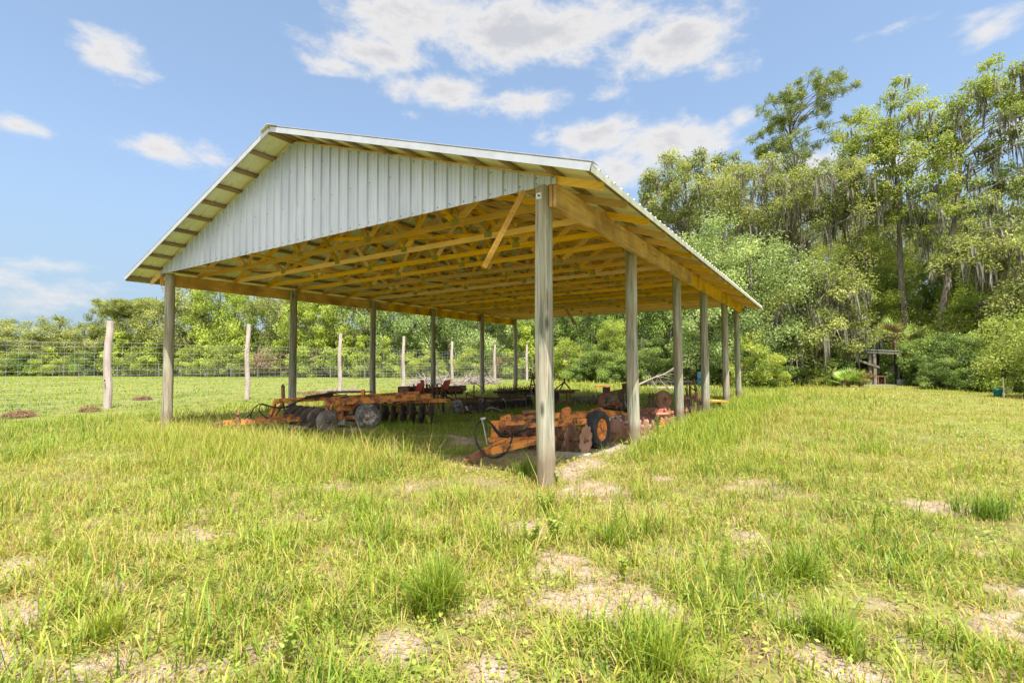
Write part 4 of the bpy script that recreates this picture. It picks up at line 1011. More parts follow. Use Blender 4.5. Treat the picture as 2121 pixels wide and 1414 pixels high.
# ------------------------------------------------------------------ fences
def wire_fence():
    FX = -17.45
    ys = [-9.0, -3.6, 1.25, 5.95, 10.55, 14.9, 19.2, 23.9, 28.5]; hs = [2.9, 2.9, 2.93, 3.12, 2.95, 3.0, 2.85, 2.8, 2.9]; rs = [.11, .11, .112, .092, .092, .092, .088, .092, .092]
    lab = {2: 'thick weathered fence post with peeling grey bark, first in the meadow left of the barn', 3: 'bleached pinkish fence post between the first two left barn posts', 4: 'bleached fence post beside the second left barn post, above the orange harrow', 5: 'greyish fence post left of the brush pile', 6: 'slim grey fence post behind the brush pile',
           7: 'fence post with white base seen between the last two left barn posts', 8: 'last fence post of the tall wire fence near dead brown vines'}
    rng = random.Random(2)
    for i, y in enumerate(ys):
        if i < 2: continue
        x = FX+rng.uniform(-.05, .05); r = empty('fence_post', (x, y, 0), lab[i], 'fence post', 'posts of the tall wire fence'); mb = MB(); lean = rng.uniform(-.03, .03)
        n = 8; mb.tube([(x+lean*k/n, y+.03*math.sin(k), -.1+(hs[i]+.1)*k/n) for k in range(n+1)], [rs[i]*(1.08-.2*k/n)*(1+rng.uniform(-.04, .04)) for k in range(n+1)], 14, jit=.08, rng=rng)
        mb.build('shaft', M['fpost'], r)
        if i == 2: MB().tube([(x+.10, y-.11, .95), (x+.17, y-.13, .93)], .02, 6).build('insulator', M['hose'], r)
    root = empty('wire_fence', (FX, 10, 0), 'tall woven wire fence with a silvery grid strung between the bleached posts', 'fence')
    for a, b in zip(ys[:-1], ys[1:]):
        mb = MB(); H = [0.06, .2, .34, .48, .62, .77, .93, 1.1, 1.28, 1.47, 1.66, 1.86, 2.06, 2.2]
        zt = lambda y: 1+.012*math.sin((y-a)/(b-a)*math.pi*2)-.010*math.sin((y-a)/(b-a)*math.pi)
        for z in H: mb.tube([(FX+.13, a+(b-a)*k/4, z*zt(a+(b-a)*k/4)) for k in range(5)], .003 if z < 2.1 else .0036, 4, cap=False)
        n = int((b-a)/.245)
        for k in range(n):
            y = a+(k+.5)*(b-a)/n; w = rng.uniform(-.015, .015)
            mb.tube([(FX+.13, y+w*math.sin(z*3), z*zt(y)) for z in (0.06, .8, 1.6, 2.2)], .0029, 4, cap=False)
        mb.build('wire_panel', M['wire'], root)
    # old low fence along the edge of the wood
    P = [(-104, 12.2), (-80, 18), (-61, 22.0), (-49, 24.4), (-39.5, 26.5), (-31, 28.0), (-23, 29.0), (-17.4, 29.2), (-13, 29.3)]
    pts = []
    for p, q in zip(P[:-1], P[1:]):
        L_ = math.hypot(q[0]-p[0], q[1]-p[1]); k = max(1, round(L_/4.2))
        for j in range(k): pts.append((p[0]+(q[0]-p[0])*j/k, p[1]+(q[1]-p[1])*j/k))
    proto = None; place = ['left of the first weathered post', 'behind the tall wire grid', 'seen through the barn', 'near the pinkish vines']
    for j, (x, y) in enumerate(pts):
        h = rng.uniform(1.25, 1.75)
        if proto is None:
            mb = MB().tube([(x, y, -.1), (x+.02, y, .8), (x, y, 1.5)], [.085, .08, .07], 8, jit=.1, rng=rng); o = mb.build('boundary_post', M['log']); o.data.transform(Matrix.Translation((-x, -y, 0))); proto = o
        else: o = proto.copy(); COL.objects.link(o)
        o.location = (x, y, 0); o.scale = (1, 1, h/1.5); o.rotation_euler = (rng.uniform(-.05, .05), rng.uniform(-.05, .05), rng.uniform(0, 6))
        tag(o, 'short grey post of the low old fence along the wood edge', 'fence post', 'short posts along the wood edge')
    mb = MB()
    for (x0, y0), (x1, y1) in zip(pts[:-1], pts[1:]):
        for z in (.1, .32, .54, .78, 1.02, 1.2): mb.tube([(x0, y0-.1, z), (x1, y1-.1, z)], .0035, 3, cap=False)
        n = int(math.hypot(x1-x0, y1-y0)/.32)
        for k in range(n):
            t = k/n; x, y = x0+(x1-x0)*t, y0+(y1-y0)*t-.1; mb.tube([(x, y, .1), (x, y, 1.2)], .003, 3, cap=False)
    tag(mb.build('boundary_fence', M['wire']), 'low woven wire fence in front of the far wood edge', 'fence')


wire_fence()


# ------------------------------------------------------------------ things lying about
def stick_pile(name, c, rx, ry, h, n, mat, label, cat, seed, rad=(.008, .025), ln=(.5, 1.4), leaves=0):
    rs = random.Random(seed); r = empty(name, (float(c[0]), float(c[1]), 0), label, cat); mb = MB()
    for i in range(n):
        a, q = rs.uniform(0, 6.28), math.sqrt(rs.random()); p = V3((c[0]+math.cos(a)*q*rx, c[1]+math.sin(a)*q*ry, 0)); z = h*(1-q*q)*rs.random()
        p[2] = z+.01; d = V3((rs.gauss(0, 1), rs.gauss(0, 1), rs.gauss(0, .28))); d = unit(d)*rs.uniform(*ln)*.5; k = V3((rs.uniform(-.1, .1), rs.uniform(-.1, .1), rs.uniform(-.02, .1)))
        e1, e2 = p-d, p+d; e1[2] = max(e1[2], .0); e2[2] = max(e2[2], .0); R = rs.uniform(*rad)
        mb.tube([e1, p+k, e2], [R, R*.9, R*.35], 5)
    mb.build('sticks', mat, r); return r


stick_pile('brush_pile', gnd(900, 799), 1.7, 1.5, .55, 420, M['deadwood'], 'pale pinkish brush pile of dead branches behind the red plough', 'brush pile', 5, (.008, .03), (.6, 2.0))
stick_pile('brush_pile', gnd(985, 794), 1.6, 1.4, .5, 280, M['deadwood'], 'low brush pile right of the larger one beside the slim grey fence post', 'brush pile', 6, (.008, .03), (.6, 2.0))
stick_pile('brush_pile', gnd(712, 812), 1.3, .9, .18, 90, M['deadwood'], 'thin pale brush heap at the fence above the orange harrow', 'brush pile', 7, (.006, .016), (.4, 1.2))
stick_pile('brush_pile', gnd(640, 817), 1.1, .6, .10, 60, M['straw'], 'scattered dead twigs behind the upright crank of the orange harrow', 'brush pile', 8, (.006, .014), (.3, .9))
for (x_, y_, rx_, ry_, h_, lb_, sd_) in ((295, 829, .26, .2, .13, 'brown heap of pine straw in the meadow beside the left corner post', 3), (40, 864, .34, .24, .12, 'brown heap of pine straw at the left edge of the meadow', 4), (185, 852, .16, .12, .04, 'faint small heap of dry straw left of the thick weathered post', 9)):
    g_ = gnd(x_, y_); stick_pile('straw_heap', g_, rx_, ry_, h_, 420, M['straw'], lb_, 'straw heap', sd_, (.004, .012), (.15, .5))


def lay(name, p, q, r, mat, label, cat, square=None, seed=0):
    p, q = V3(p), V3(q); rng = random.Random(seed); mb = MB()
    if square: mb.bar(p, q, square[0], square[1])
    else:
        n = 9; mb.tube([p+(q-p)*k/n+V3((rng.uniform(-1, 1), rng.uniform(-1, 1), 0))*r*.15 for k in range(n+1)], [r*(1.1-.3*k/n)*(1+rng.uniform(-.06, .06)) for k in range(n+1)], 12, jit=.1, rng=rng)
    o = mb.build(name, mat); c = (p+q)/2; o.data.transform(Matrix.Translation((-c[0], -c[1], 0))); o.location = (c[0], c[1], 0)
    return tag(o, label, cat)


lay('fallen_log', gnd(1188, 836)+V3((0, 0, .13)), gnd(1300, 838)+V3((0, 0, .13)), .13, M['log'], 'old grey log lying on the barn floor behind the right orange harrow', 'log', seed=1)
lay('fallen_log', at(1325, 794, 29), at(1475, 791, 29.6), .13, M['dark'], 'long dark log at the wood edge behind the disc plough', 'log', seed=2)  # shade at the wood edge is put into the log's near-black colour
lay('weathered_plank', at(1455, 808, 24.6), at(1533, 808, 24.2), .1, M['greywood'], 'grey weathered plank lying on the grass behind the last right barn posts', 'plank', (.20, .16))
lay('weathered_plank', at(1345, 803, 25.5), at(1410, 802, 25.8), .1, M['fpost'], 'short pinkish plank in front of the long dark log', 'plank', (.25, .08))
lay('cedar_plank', at(1234, 800, 28.2), at(1266, 801, 28), .1, M['redboard'], 'orange brown board lying in sunny grass behind the planter frame', 'plank', (.4, .16))
lay('weathered_plank', gnd(1150, 947)+V3((0, 0, .05)), gnd(1222, 951)+V3((0, 0, .05)), .06, M['greywood'], 'grey plank sunk in the sand below the notched discs of the right harrow', 'plank', (.2, .05))
lay('weathered_plank', gnd(596, 889)+V3((0, 0, .06)), gnd(650, 891)+V3((0, 0, .05)), .06, M['greywood'], 'grey plank half hidden in grass under the left harrow tongue', 'plank', (.2, .05))
lay('weathered_plank', gnd(702, 880)+V3((0, 0, .06)), gnd(742, 884)+V3((0, 0, .05)), .06, M['greywood'], 'grey plank beside the white rimmed wheel of the left harrow', 'plank', (.25, .06))


def branch(name, pts, r, label, cat, mat, twigs=6, seed=0):
    rng = random.Random(seed); sp = spline(pts, 6); c = sp[0]; o_ = empty(name, (c[0], c[1], 0), label, cat); mb = MB(); n = len(sp)
    mb.tube(sp, [r*(1-.75*i/n) for i in range(n)], 6)
    for k in range(twigs):
        i = rng.randrange(n//4, n-1); p = sp[i]; d = unit(sp[min(i+2, n-1)]-p)+V3((rng.gauss(0, .7), rng.gauss(0, .7), rng.gauss(.2, .5))); L_ = rng.uniform(.3, 1)*r*11
        mb.tube([p, p+d*L_*.5+V3((0, 0, .03)), p+d*L_], [r*.25, r*.16, r*.06], 5)
    mb.build('limb', mat, o_)


branch('fallen_branch', [at(1322, 797, 27), at(1352, 783, 27.3), at(1378, 773, 27.6), at(1410, 752, 28)], .06, 'pale dead branch leaning up behind the disc plough', 'branch', M['deadwood'], 14, 2)
branch('fallen_branch', [at(1362, 808, 24), at(1356, 797, 24.3), at(1350, 785, 24.8)], .07, 'greenish dead limb propped in the grass above the big discs', 'branch', M['log'], 4, 3)
branch('fallen_branch', [at(1392, 812, 23.8), at(1380, 800, 24.2), at(1368, 788, 24.6)], .07, 'second greenish limb parallel to the propped one', 'branch', M['log'], 4, 4)
branch('fallen_branch', [at(1005, 850, 14.2), at(1014, 844, 14.2), at(1026, 846, 14.2), at(1042, 851, 14.3)], .035, 'crooked grey stick on the barn floor below the black disc rolls', 'branch', M['deadwood'], 3, 5)
branch('fallen_branch', [at(960, 848, 14), at(972, 851, 13.9), at(988, 853, 13.8)], .03, 'thin grey stick on the barn floor left of the crooked one', 'branch', M['deadwood'], 2, 6)


def barrel():
    c = at(1456, 798, 26.0); r = empty('plastic_barrel', (c[0], c[1], 0), 'blue plastic barrel half hidden at the wood edge behind the barn', 'barrel'); h = .88
    MB().lathe((c[0], c[1], 0), (0, 0, 1), [(0, 0), (.27, .0), (.285, .05), (.285, .28), (.295, .30), (.285, .32), (.285, .56), (.295, .58), (.285, .60), (.28, .84), (.26, h), (0, h)], 24).build('body', M['blue'], r)
    MB().lathe((c[0]+.1, c[1], h), (0, 0, 1), [(.03, 0), (.03, .025), (0, .025)], 10).build('cap', M['dark'], r)


barrel()


def hut():
    g = gnd(1826, 798); D = 28.2; r = empty('lean_to_hut', (g[0], g[1]+.6, 0), 'small dark lean-to hut with tin roof at the foot of the moss hung trees', 'hut')
    R, B = RIGHT, FWD; o = g.copy(); o[2] = 0; P = lambda a, b, z: o+R*a+B*b+V3((0, 0, z))
    rf = MB(); c = P(.0, .7, 1.93); rf.obox(c, R*1.0+V3((0, 0, -.05)), B*.95+V3((0, 0, -.10)), V3((0, 0, .012))); rf.build('roof', M['galv'], r)
    fa = MB().bar(P(-1.0, -.24, 1.94), P(1.0, -.24, 1.83), .03, .11).build('fascia', M['log'], r)
    for a, b, w in ((-.72, -.1, .13), (-.50, -.15, .16), (.78, -.1, .1), (-.9, 1.4, .12), (.9, 1.4, .12)): MB().bar(P(a, b, -.05), P(a, b, 1.86), w, w, R).build('post', M['bark'] if a < 0 else M['dark'], r)
    MB().obox(P(.05, 1.5, .78), R*.95, B*.02, V3((0, 0, .78))).build('back_wall', M['dark'], r)  # near-black colour paints in the darkness inside the hut
    MB().obox(P(.97, .5, .6), R*.02, B*.6, V3((0, 0, .55))).build('side_panel', M['greywood'], r); MB().bar(P(-1.45, -.25, 1.45), P(-.25, -.2, 1.05), .10, .12).build('leaning_rail', M['log'], r)
    MB().obox(P(-.15, .3, .03), R*1.05, B*.7, V3((0, 0, .03))).build('floor_slab', M['greywood'], r)
    t = empty('small_table', tuple(P(.1, .0, .06)), 'little reddish wooden table standing inside the lean-to hut', 'table'); MB().obox(P(-.05, .1, .52), R*.26, B*.2, V3((0, 0, .025))).build('table_top', M['rust'], t)
    for a, b in ((-.24, -.06), (.14, -.06), (-.24, .25), (.14, .25)): MB().bar(P(a, b, .06), P(a, b, .50), .06, .06, R).build('leg', M['rust'], t)
    for a, h in ((.86, .34), (1.06, .32)):
        bk = MB().obox(P(a, -.2, h/2), R*.085, B*.09, V3((0, 0, h/2))); o_ = bk.build('concrete_block', M['wire']); q = P(a, -.2, 0); o_.data.transform(Matrix.Translation((-q[0], -q[1], 0))); o_.location = (q[0], q[1], 0)
        tag(o_, 'pale concrete block at the right foot of the hut, '+('taller one' if h > .33 else 'shorter one beside bushes'), 'concrete block')


hut()


def pots():
    for x, y, lb, s in ((2067, 822, 'teal plastic pot with leafy seedling at the right wood edge', 1.0), (2089, 816, 'smaller greyish teal pot just right of the teal pot and stake', .85)):
        g = gnd(x, y); r = empty('plant_pot', tuple(g), lb, 'plant pot'); h = .30*s
        MB().lathe(g, (0, 0, 1), [(0, .0), (.10*s, 0), (.155*s, h), (.175*s, h), (.175*s, h+.03), (.15*s, h+.03), (.14*s, h-.03), (0, h-.03)], 20).build('pot_body', M['teal'] if s == 1 else M['wire'], r)
        if s == 1:
            rs = np.random.RandomState(4); n = 260; p = rs.normal(0, 1, (n, 3))*np.array([.22, .22, .12])+np.array([0, 0, h+.2])
            leafquads('leaves', p, rs, .09, M['weed'], r)
    g = gnd(2079, 826); o = MB().tube([(0, 0, -.05), (.01, 0, .4), (0, 0, .8)], .02, 6).build('garden_stake', M['greywood']); o.location = g
    tag(o, 'thin wooden stake between the two pots at the right wood edge', 'stake')


# ------------------------------------------------------------------ plants
def leaf_verts(P, D, N, ln, wd):
    """P base, D direction, N normal, ln length, wd width -> diamond quads folded a little along the mid rib"""
    S_ = np.cross(D, N); S_ /= np.linalg.norm(S_, axis=1)[:, None]+1e-9; N2 = np.cross(S_, D)
    m = P+D*(ln*.45)[:, None]; f = N2*(ln*.10)[:, None]
    return np.stack([P, m+S_*(wd*.5)[:, None]+f, P+D*ln[:, None]-N2*(ln*.12)[:, None], m-S_*(wd*.5)[:, None]+f], 1)


def rnd_dir(rs, n):
    v = rs.normal(0, 1, (n, 3)); return v/np.linalg.norm(v, axis=1)[:, None]


def leafquads(name, P, rs, size, mat, parent=None, outc=None, tint=None, aspect=.55, up=.7, droop=.25):
    n = len(P); D = rnd_dir(rs, n)
    if outc is not None:
        o = P-outc; o /= np.linalg.norm(o, axis=1)[:, None]+1e-9; D = D+o*.7
    D[:, 2] -= droop; D /= np.linalg.norm(D, axis=1)[:, None]
    N = rnd_dir(rs, n)*.62; N[:, 2] += up*.8
    if outc is not None: N += o*.85
    ln = size*rs.uniform(.65, 1.35, n); v = leaf_verts(P, D, N, ln, ln*aspect*rs.uniform(.8, 1.2, n))
    ti = rs.uniform(0, 1, n) if tint is None else np.clip(tint+rs.normal(0, .16, n), 0, 1)
    return np_mesh(name, v.reshape(-1, 3), np.full(n, 4), np.arange(4*n), mat, {'tint': np.repeat(ti, 4)}, parent)


def needles(name, P, rs, size, mat, parent, outc):
    """pine plumes: bundles of long needles radiating from every point"""
    k = 16; n = len(P)*k; B = np.repeat(P, k, 0); D = rnd_dir(rs, n); D[:, 2] += .45; D /= np.linalg.norm(D, axis=1)[:, None]
    ln = size*rs.uniform(.7, 1.2, n); v = leaf_verts(B, D, rnd_dir(rs, n), ln, ln*.10)
    ti = np.repeat(np.clip(rs.normal(.5, .22, len(P)), 0, 1), k)
    return np_mesh(name, v.reshape(-1, 3), np.full(n, 4), np.arange(4*n), mat, {'tint': np.repeat(ti, 4)}, parent)


def strands(name, P, rs, ln, mat, parent, w=.045):
    """hanging spanish moss: crossed tapering ragged strips"""
    m_ = len(P); P = np.repeat(P, 6, 0)+np.concatenate([rs.normal(0, .11, (m_*6, 2)), rs.uniform(-.12, .05, (m_*6, 1))], 1)
    n = len(P); L_ = np.repeat(rs.uniform(.25, 1.0, m_)**1.5, 6)*rs.uniform(.35, 1.0, n)*ln; a = rs.uniform(0, 6.28, n); vs = []
    s = np.stack([np.cos(a), np.sin(a), np.zeros(n)], -1); off = rs.normal(0, .08, (n, 3)); off[:, 2] = 0
    w0 = w*rs.uniform(.6, 1.4, n)
    v = []
    for t, ww, b in ((0, .7, 0), (.3, 1.0, .5), (.65, .6, 1.0), (1, .05, 1.4)):
        p = P+off*b-np.stack([np.zeros(n), np.zeros(n), L_*t], -1); v += [p-s*(w0*ww)[:, None], p+s*(w0*ww)[:, None]]
    V = np.stack(v, 1); base = (np.arange(n)*8)[:, None]; pat = np.array([0, 1, 3, 2, 2, 3, 5, 4, 4, 5, 7, 6])
    return np_mesh(name, V.reshape(-1, 3), np.full(3*n, 4), (base+pat).ravel(), mat, {}, parent)


def make_tree(name, label, cat, group, loc, h, crown, leaf, seed, clumps=60, per=170, csize=.9, lsize=.2, trunk_r=.2, bark='bark', fork=.35, lean=(0, 0), moss=0, moss_len=1.6, pine=False, taper_clear=None, tint_var=.28, up=.7, limbs=True, bare=0):
    """crown: list of ellipsoids (cx, cy, cz, rx, ry, rz, weight) relative to the base; leaves in clumps carried by real limbs"""
    rs = np.random.RandomState(seed); loc = V3(loc); root = empty(name, loc, label, cat, group)
    cr = np.array(crown, float); wts = cr[:, 6]*cr[:, 3]*cr[:, 5]; wts = wts/wts.sum()
    C = []
    for _ in range(clumps):
        e = cr[rs.choice(len(cr), p=wts)]; d = rnd_dir(rs, 1)[0]; q = rs.uniform(.35, 1.0)**.55; C.append(e[:3]+d*e[3:6]*q)
    C = np.array(C); C[:, 2] = np.maximum(C[:, 2], csize*.4)
    rad = csize*rs.uniform(.6, 1.3, clumps)
    # leaves
    n = clumps*per; ci = np.repeat(np.arange(clumps), per); dd = rnd_dir(rs, n)*(rs.uniform(0, 1, n)**.45)[:, None]; dd[:, 2] *= .72
    P = C[ci]+dd*rad[ci][:, None]; P[:, 2] = np.maximum(P[:, 2], .05)
    ct = rs.normal(.5, tint_var, clumps); tint = ct[ci]
    if pine: needles('crown', P, rs, lsize, LEAF[leaf], root, C[ci])
    else: leafquads('crown', P, rs, lsize, LEAF[leaf], root, C[ci], tint, up=up)
    # trunk and limbs
    mb = MB(); top = V3((lean[0], lean[1], h*.93)); k = 9; wob = rs.normal(0, .005*h, (k+1, 2)); wob[0] = 0
    path = [V3((top[0]*(i/k)**1.3+wob[i, 0], top[1]*(i/k)**1.3+wob[i, 1], -.1+(top[2]+.1)*i/k)) for i in range(k+1)]
    rr = [trunk_r*(1.25 if i == 0 else 1)*(1-.86*(i/k)**.9) for i in range(k+1)]
    mb.tube(path, rr, 9, jit=.10, rng=random.Random(seed))
    if limbs:
        order = rs.permutation(clumps)
        for j, i in enumerate(order[:min(clumps, 46)]):
            c = C[i]; zt = np.clip(c[2]-np.hypot(c[0]-top[0]*.5, c[1])*rs.uniform(.35, .8), h*fork*.8, h*.88); f = zt/(top[2])
            a = path[min(int(f*k), k-1)]; b = path[min(int(f*k)+1, k)]; u = f*k-int(f*k); s = a+(b-a)*u
            d = c-s; L_ = np.linalg.norm(d); m1 = s+d*.4+V3((rs.normal(0, .07)*L_, rs.normal(0, .07)*L_, .10*L_)); r0 = max(.018, trunk_r*.34*min(1, L_/4)*(1-f*.5))
            mb.tube(spline([s, m1, c], 4), [r0*(1-.8*q/8) for q in range(9)], 6, cap=False)
            for q in range(2):
                e = c+rnd_dir(rs, 1)[0]*rad[i]*.8; mb.tube([m1+(c-m1)*.6, e], [r0*.35, r0*.1], 4, cap=False)
    mb.build('trunk', M[bark], root, local=True)
    moss = int(moss*.42)
    if moss:
        sel = rs.randint(0, clumps, moss); b = C[sel]+rnd_dir(rs, moss)*rad[sel][:, None]*.8; b[:, 2] = C[sel][:, 2]-rad[sel]*rs.uniform(-.2, .5, moss)
        strands('hanging_moss', b, rs, moss_len, M['moss'], root)
    return root


def place(proto, loc, sc, rz, label):
    o = copy_tree(proto); o.location = loc; o.scale = (sc[0], sc[0], sc[1]); o.rotation_euler = (0, 0, rz); o['label'] = label; return o


def gbase(px, dep): p = at(px, 751, dep); return (float(p[0]), float(p[1]), 0.0)


def top_h(y, dep): return (752-y)/1009*dep+1.45


PROTO = {}


def kind_tree(kind):
    """one tree or shrub of every common kind, 10 m high (shrubs 3 m); later ones are copies of it"""
    T = make_tree
    o0 = (0, 0, 0)
    if kind == 'oak_a': return T('oak_tree', 'x', 'tree', None, o0, 10, [(0, 0, 7, 3.6, 3.6, 2.8, 1), (-1.5, 0, 5, 3, 3, 2, 1), (1.6, .5, 4.4, 3, 3, 2.4, 1), (0, 0, 2.4, 3, 3, 1.8, .8)], 'oak', 1, 62, 198, 1.05, .21, .26, moss=160, moss_len=1.2)
    if kind == 'oak_b': return T('oak_tree', 'x', 'tree', None, o0, 10, [(.5, 0, 7.4, 2.6, 2.6, 2.6, 1), (-1.6, .5, 5.6, 2.6, 2.6, 2, 1), (1.9, 0, 4.8, 2.6, 2.6, 2.2, 1), (0, 0, 2.6, 3, 3, 2, .8)], 'oak', 2, 62, 198, .95, .21, .24, moss=120, moss_len=1.2)
    if kind == 'bright_a': return T('sweetgum_tree', 'x', 'tree', None, o0, 10, [(0, 0, 7.3, 2.0, 2.0, 2.6, 1), (0, 0, 4.6, 3.0, 3.0, 2.4, 1), (0, 0, 2.2, 3.4, 3.4, 1.8, 1)], 'lime', 3, 62, 189, .85, .21, .2)
    if kind == 'bright_b': return T('sweetgum_tree', 'x', 'tree', None, o0, 10, [(.3, 0, 7.6, 2.6, 2.6, 2.2, 1), (-.9, 0, 5, 2.6, 2.6, 2.4, 1), (1.2, 0, 3.2, 2.8, 2.8, 2.2, 1)], 'lime', 4, 62, 189, .95, .21, .2)
    if kind == 'silver_a': return T('bay_tree', 'x', 'tree', None, o0, 10, [(0, 0, 7, 3, 3, 2.8, 1), (-1.3, 0, 4.5, 3, 3, 2.4, 1), (1.4, 0, 3.4, 3.2, 3.2, 2.6, 1), (0, 0, 1.7, 3.6, 3.6, 1.4, 1)], 'silver', 5, 75, 214, 1.0, .21, .2)
    if kind == 'dark_a': return T('oak_tree', 'x', 'tree', None, o0, 10, [(0, 0, 7, 3.2, 3.2, 2.8, 1), (-1.2, 0, 4.2, 3.4, 3.4, 2.6, 1), (1.4, 0, 2.8, 3.4, 3.4, 2.4, 1)], 'dark', 6, 70, 214, 1.0, .21, .24, moss=90)
    if kind == 'oak_big': return T('oak_tree', 'x', 'tree', None, o0, 18, [(0, 0, 14, 5, 5, 3.4, 1.2), (-2.5, 1, 11, 4.5, 4.5, 3, 1), (2.7, -1, 9.5, 4.5, 4.5, 3, 1), (0, 0, 6, 5, 5, 3, 1)], 'oak', 21, 150, 185, 1.15, .20, .34, moss=420, moss_len=1.8)
    if kind == 'gum_big': return T('sweetgum_tree', 'x', 'tree', None, o0, 18, [(0, 0, 14, 3.6, 3.6, 3.8, 1), (-1.4, .5, 10.5, 4.2, 4.2, 3, 1), (1.5, -.5, 7, 4.6, 4.6, 3.2, 1), (0, 0, 3.4, 5, 5, 2.6, .9)], 'bright', 22, 150, 175, 1.05, .19, .28)
    if kind == 'sapling': return T('sapling', 'x', 'young tree', None, o0, 3, [(0, 0, 2.3, .5, .5, .7, 1), (0, 0, 1.4, .95, .95, .7, 1.2), (0, 0, .6, 1.1, 1.1, .6, 1)], 'lime', 7, 50, 120, .34, .125, .04, bark='bark')
    if kind == 'myrtle': return T('shrub', 'x', 'shrub', None, o0, 3, [(.2, 0, 2.0, .9, .9, .9, 1), (-.5, 0, 1.3, 1.0, 1.0, .9, 1), (.6, 0, .9, 1.1, 1.1, .8, 1)], 'yellow', 8, 54, 140, .38, .105, .05)
    if kind == 'green_bush': return T('shrub', 'x', 'shrub', None, o0, 3, [(0, 0, 1.7, 1.2, 1.2, 1.2, 1), (-.7, 0, 1.0, 1.2, 1.2, .9, 1), (.8, 0, .8, 1.2, 1.2, .8, 1)], 'bright', 9, 60, 150, .42, .105, .05)
    if kind == 'dark_bush': return T('shrub', 'x', 'shrub', None, o0, 3, [(0, 0, 1.8, 1.3, 1.3, 1.1, 1), (-.8, 0, 1.0, 1.3, 1.3, .9, 1), (.8, 0, .8, 1.3, 1.3, .8, 1)], 'dark', 10, 64, 150, .42, .115, .05)
    if kind == 'vines': return T('vine_tangle', 'x', 'vines', None, o0, 3, [(0, 0, 2.0, 1.6, .7, .8, 1), (-.8, 0, 1.1, 1.2, .7, .9, 1), (.9, 0, 1.2, 1.2, .7, .9, 1)], 'brown', 12, 46, 60, .5, .13, .03, bark='bark')
    if kind == 'sparse': return T('pine_tree', 'x', 'tree', None, o0, 10, [(0, 0, 8.2, 1.9, 1.9, 1.7, 1), (-.9, 0, 6.6, 1.4, 1.4, .8, .6), (.9, .3, 5.6, 1.3, 1.3, .6, .5)], 'oak', 13, 34, 16, .55, .5, .17, bark='bark_p', pine=True)


WH = {'oak_big': (14, 18), 'gum_big': (11, 18), 'oak_a': (9.4, 10.3), 'oak_b': (8.6, 10.3), 'bright_a': (7.0, 10.2), 'bright_b': (7.0, 10.3), 'silver_a': (9, 10.3), 'dark_a': (9, 10.3), 'sapling': (2.4, 3.15), 'myrtle': (3.0, 3.1), 'green_bush': (3.6, 3.15), 'dark_bush': (4.0, 3.15), 'vines': (4, 3.0), 'sparse': (4.4, 10.3)}
_rp = random.Random(77)


def plant(kind, px, dep, ytop, wpx, label, group):
    h = top_h(ytop, dep); w = wpx*dep/1009; wp, hp = WH[kind]; loc = gbase(px, dep)
    if kind not in PROTO: o = PROTO[kind] = kind_tree(kind)
    else: o = copy_tree(PROTO[kind])
    o.location = loc; o.scale = (w/wp, w/wp, h/hp); o.rotation_euler = (0, 0, _rp.uniform(0, 6.28)); o['label'] = label; o['group'] = group; return o


GF = 'trees of the far wood edge'; GS = 'shrubs and saplings along the far wood edge'; GR = 'trees of the wood behind the barn'; GB = 'bushes at the wood edge on the right'
for kind, px, dep, yt, w, lb in [
    ('oak_a', -70, 76, 650, 150, 'dull oak at the very left edge of the far treeline'), ('oak_b', 10, 75, 656, 130, 'dull rounded oak nearest the left picture edge in the far treeline'), ('oak_a', 72, 74, 660, 120, 'dull oak, second crown from the left in the far treeline'),
    ('oak_b', 125, 73, 654, 120, 'dull oak, third crown from the left in the far treeline'), ('oak_a', 172, 71, 664, 100, 'low dull oak left of the first weathered fence post'), ('oak_b', 208, 70, 636, 90, 'oak rising right above the first weathered fence post'),
    ('sparse', 243, 68, 606, 78, 'tall thin half bare pine right of the first weathered fence post'), ('sparse', 292, 68, 608, 80, 'second thin half bare pine left of the corner post'), ('sparse', 322, 70, 600, 80, 'third thin half bare pine just left of the corner post'), ('oak_a', 262, 67, 655, 100, 'low oak below the half bare pine'),
    ('oak_a', 328, 66, 625, 130, 'broad oak right behind the left barn corner post'), ('oak_b', 395, 64, 596, 140, 'oak between the corner post and first bleached post under the beam'), ('bright_b', 452, 62, 592, 120, 'yellowish green sweetgum left of the second fence post'), ('bright_a', 525, 60, 585, 120, 'bright sweetgum behind the second fence post'),
    ('oak_a', 585, 59, 575, 140, 'oak behind the second left barn post'), ('bright_a', 640, 57, 580, 120, 'bright sweetgum right of the second left barn post'), ('bright_b', 690, 56, 585, 110, 'bright sweetgum above the third fence post'), ('oak_b', 748, 56, 570, 130, 'grey green oak behind the third left barn post'),
    ('silver_a', 815, 54, 570, 140, 'silvery bay tree right of the third left barn post'), ('silver_a', 880, 53, 575, 130, 'silvery bay tree behind the fourth left barn post'), ('dark_a', 930, 52, 580, 120, 'darker tree between the fourth and fifth left barn posts'), ('silver_a', 985, 50, 590, 130, 'silvery bay tree behind the fifth left barn post'),
    ('silver_a', 1050, 48, 590, 120, 'silvery bay tree behind the sixth left barn post'), ('bright_a', 1100, 47, 600, 110, 'green sweetgum just left of the nearest corner post')]:
    plant(kind, px, dep, yt-(45 if px > 380 else 8), w*1.15, lb, GF)
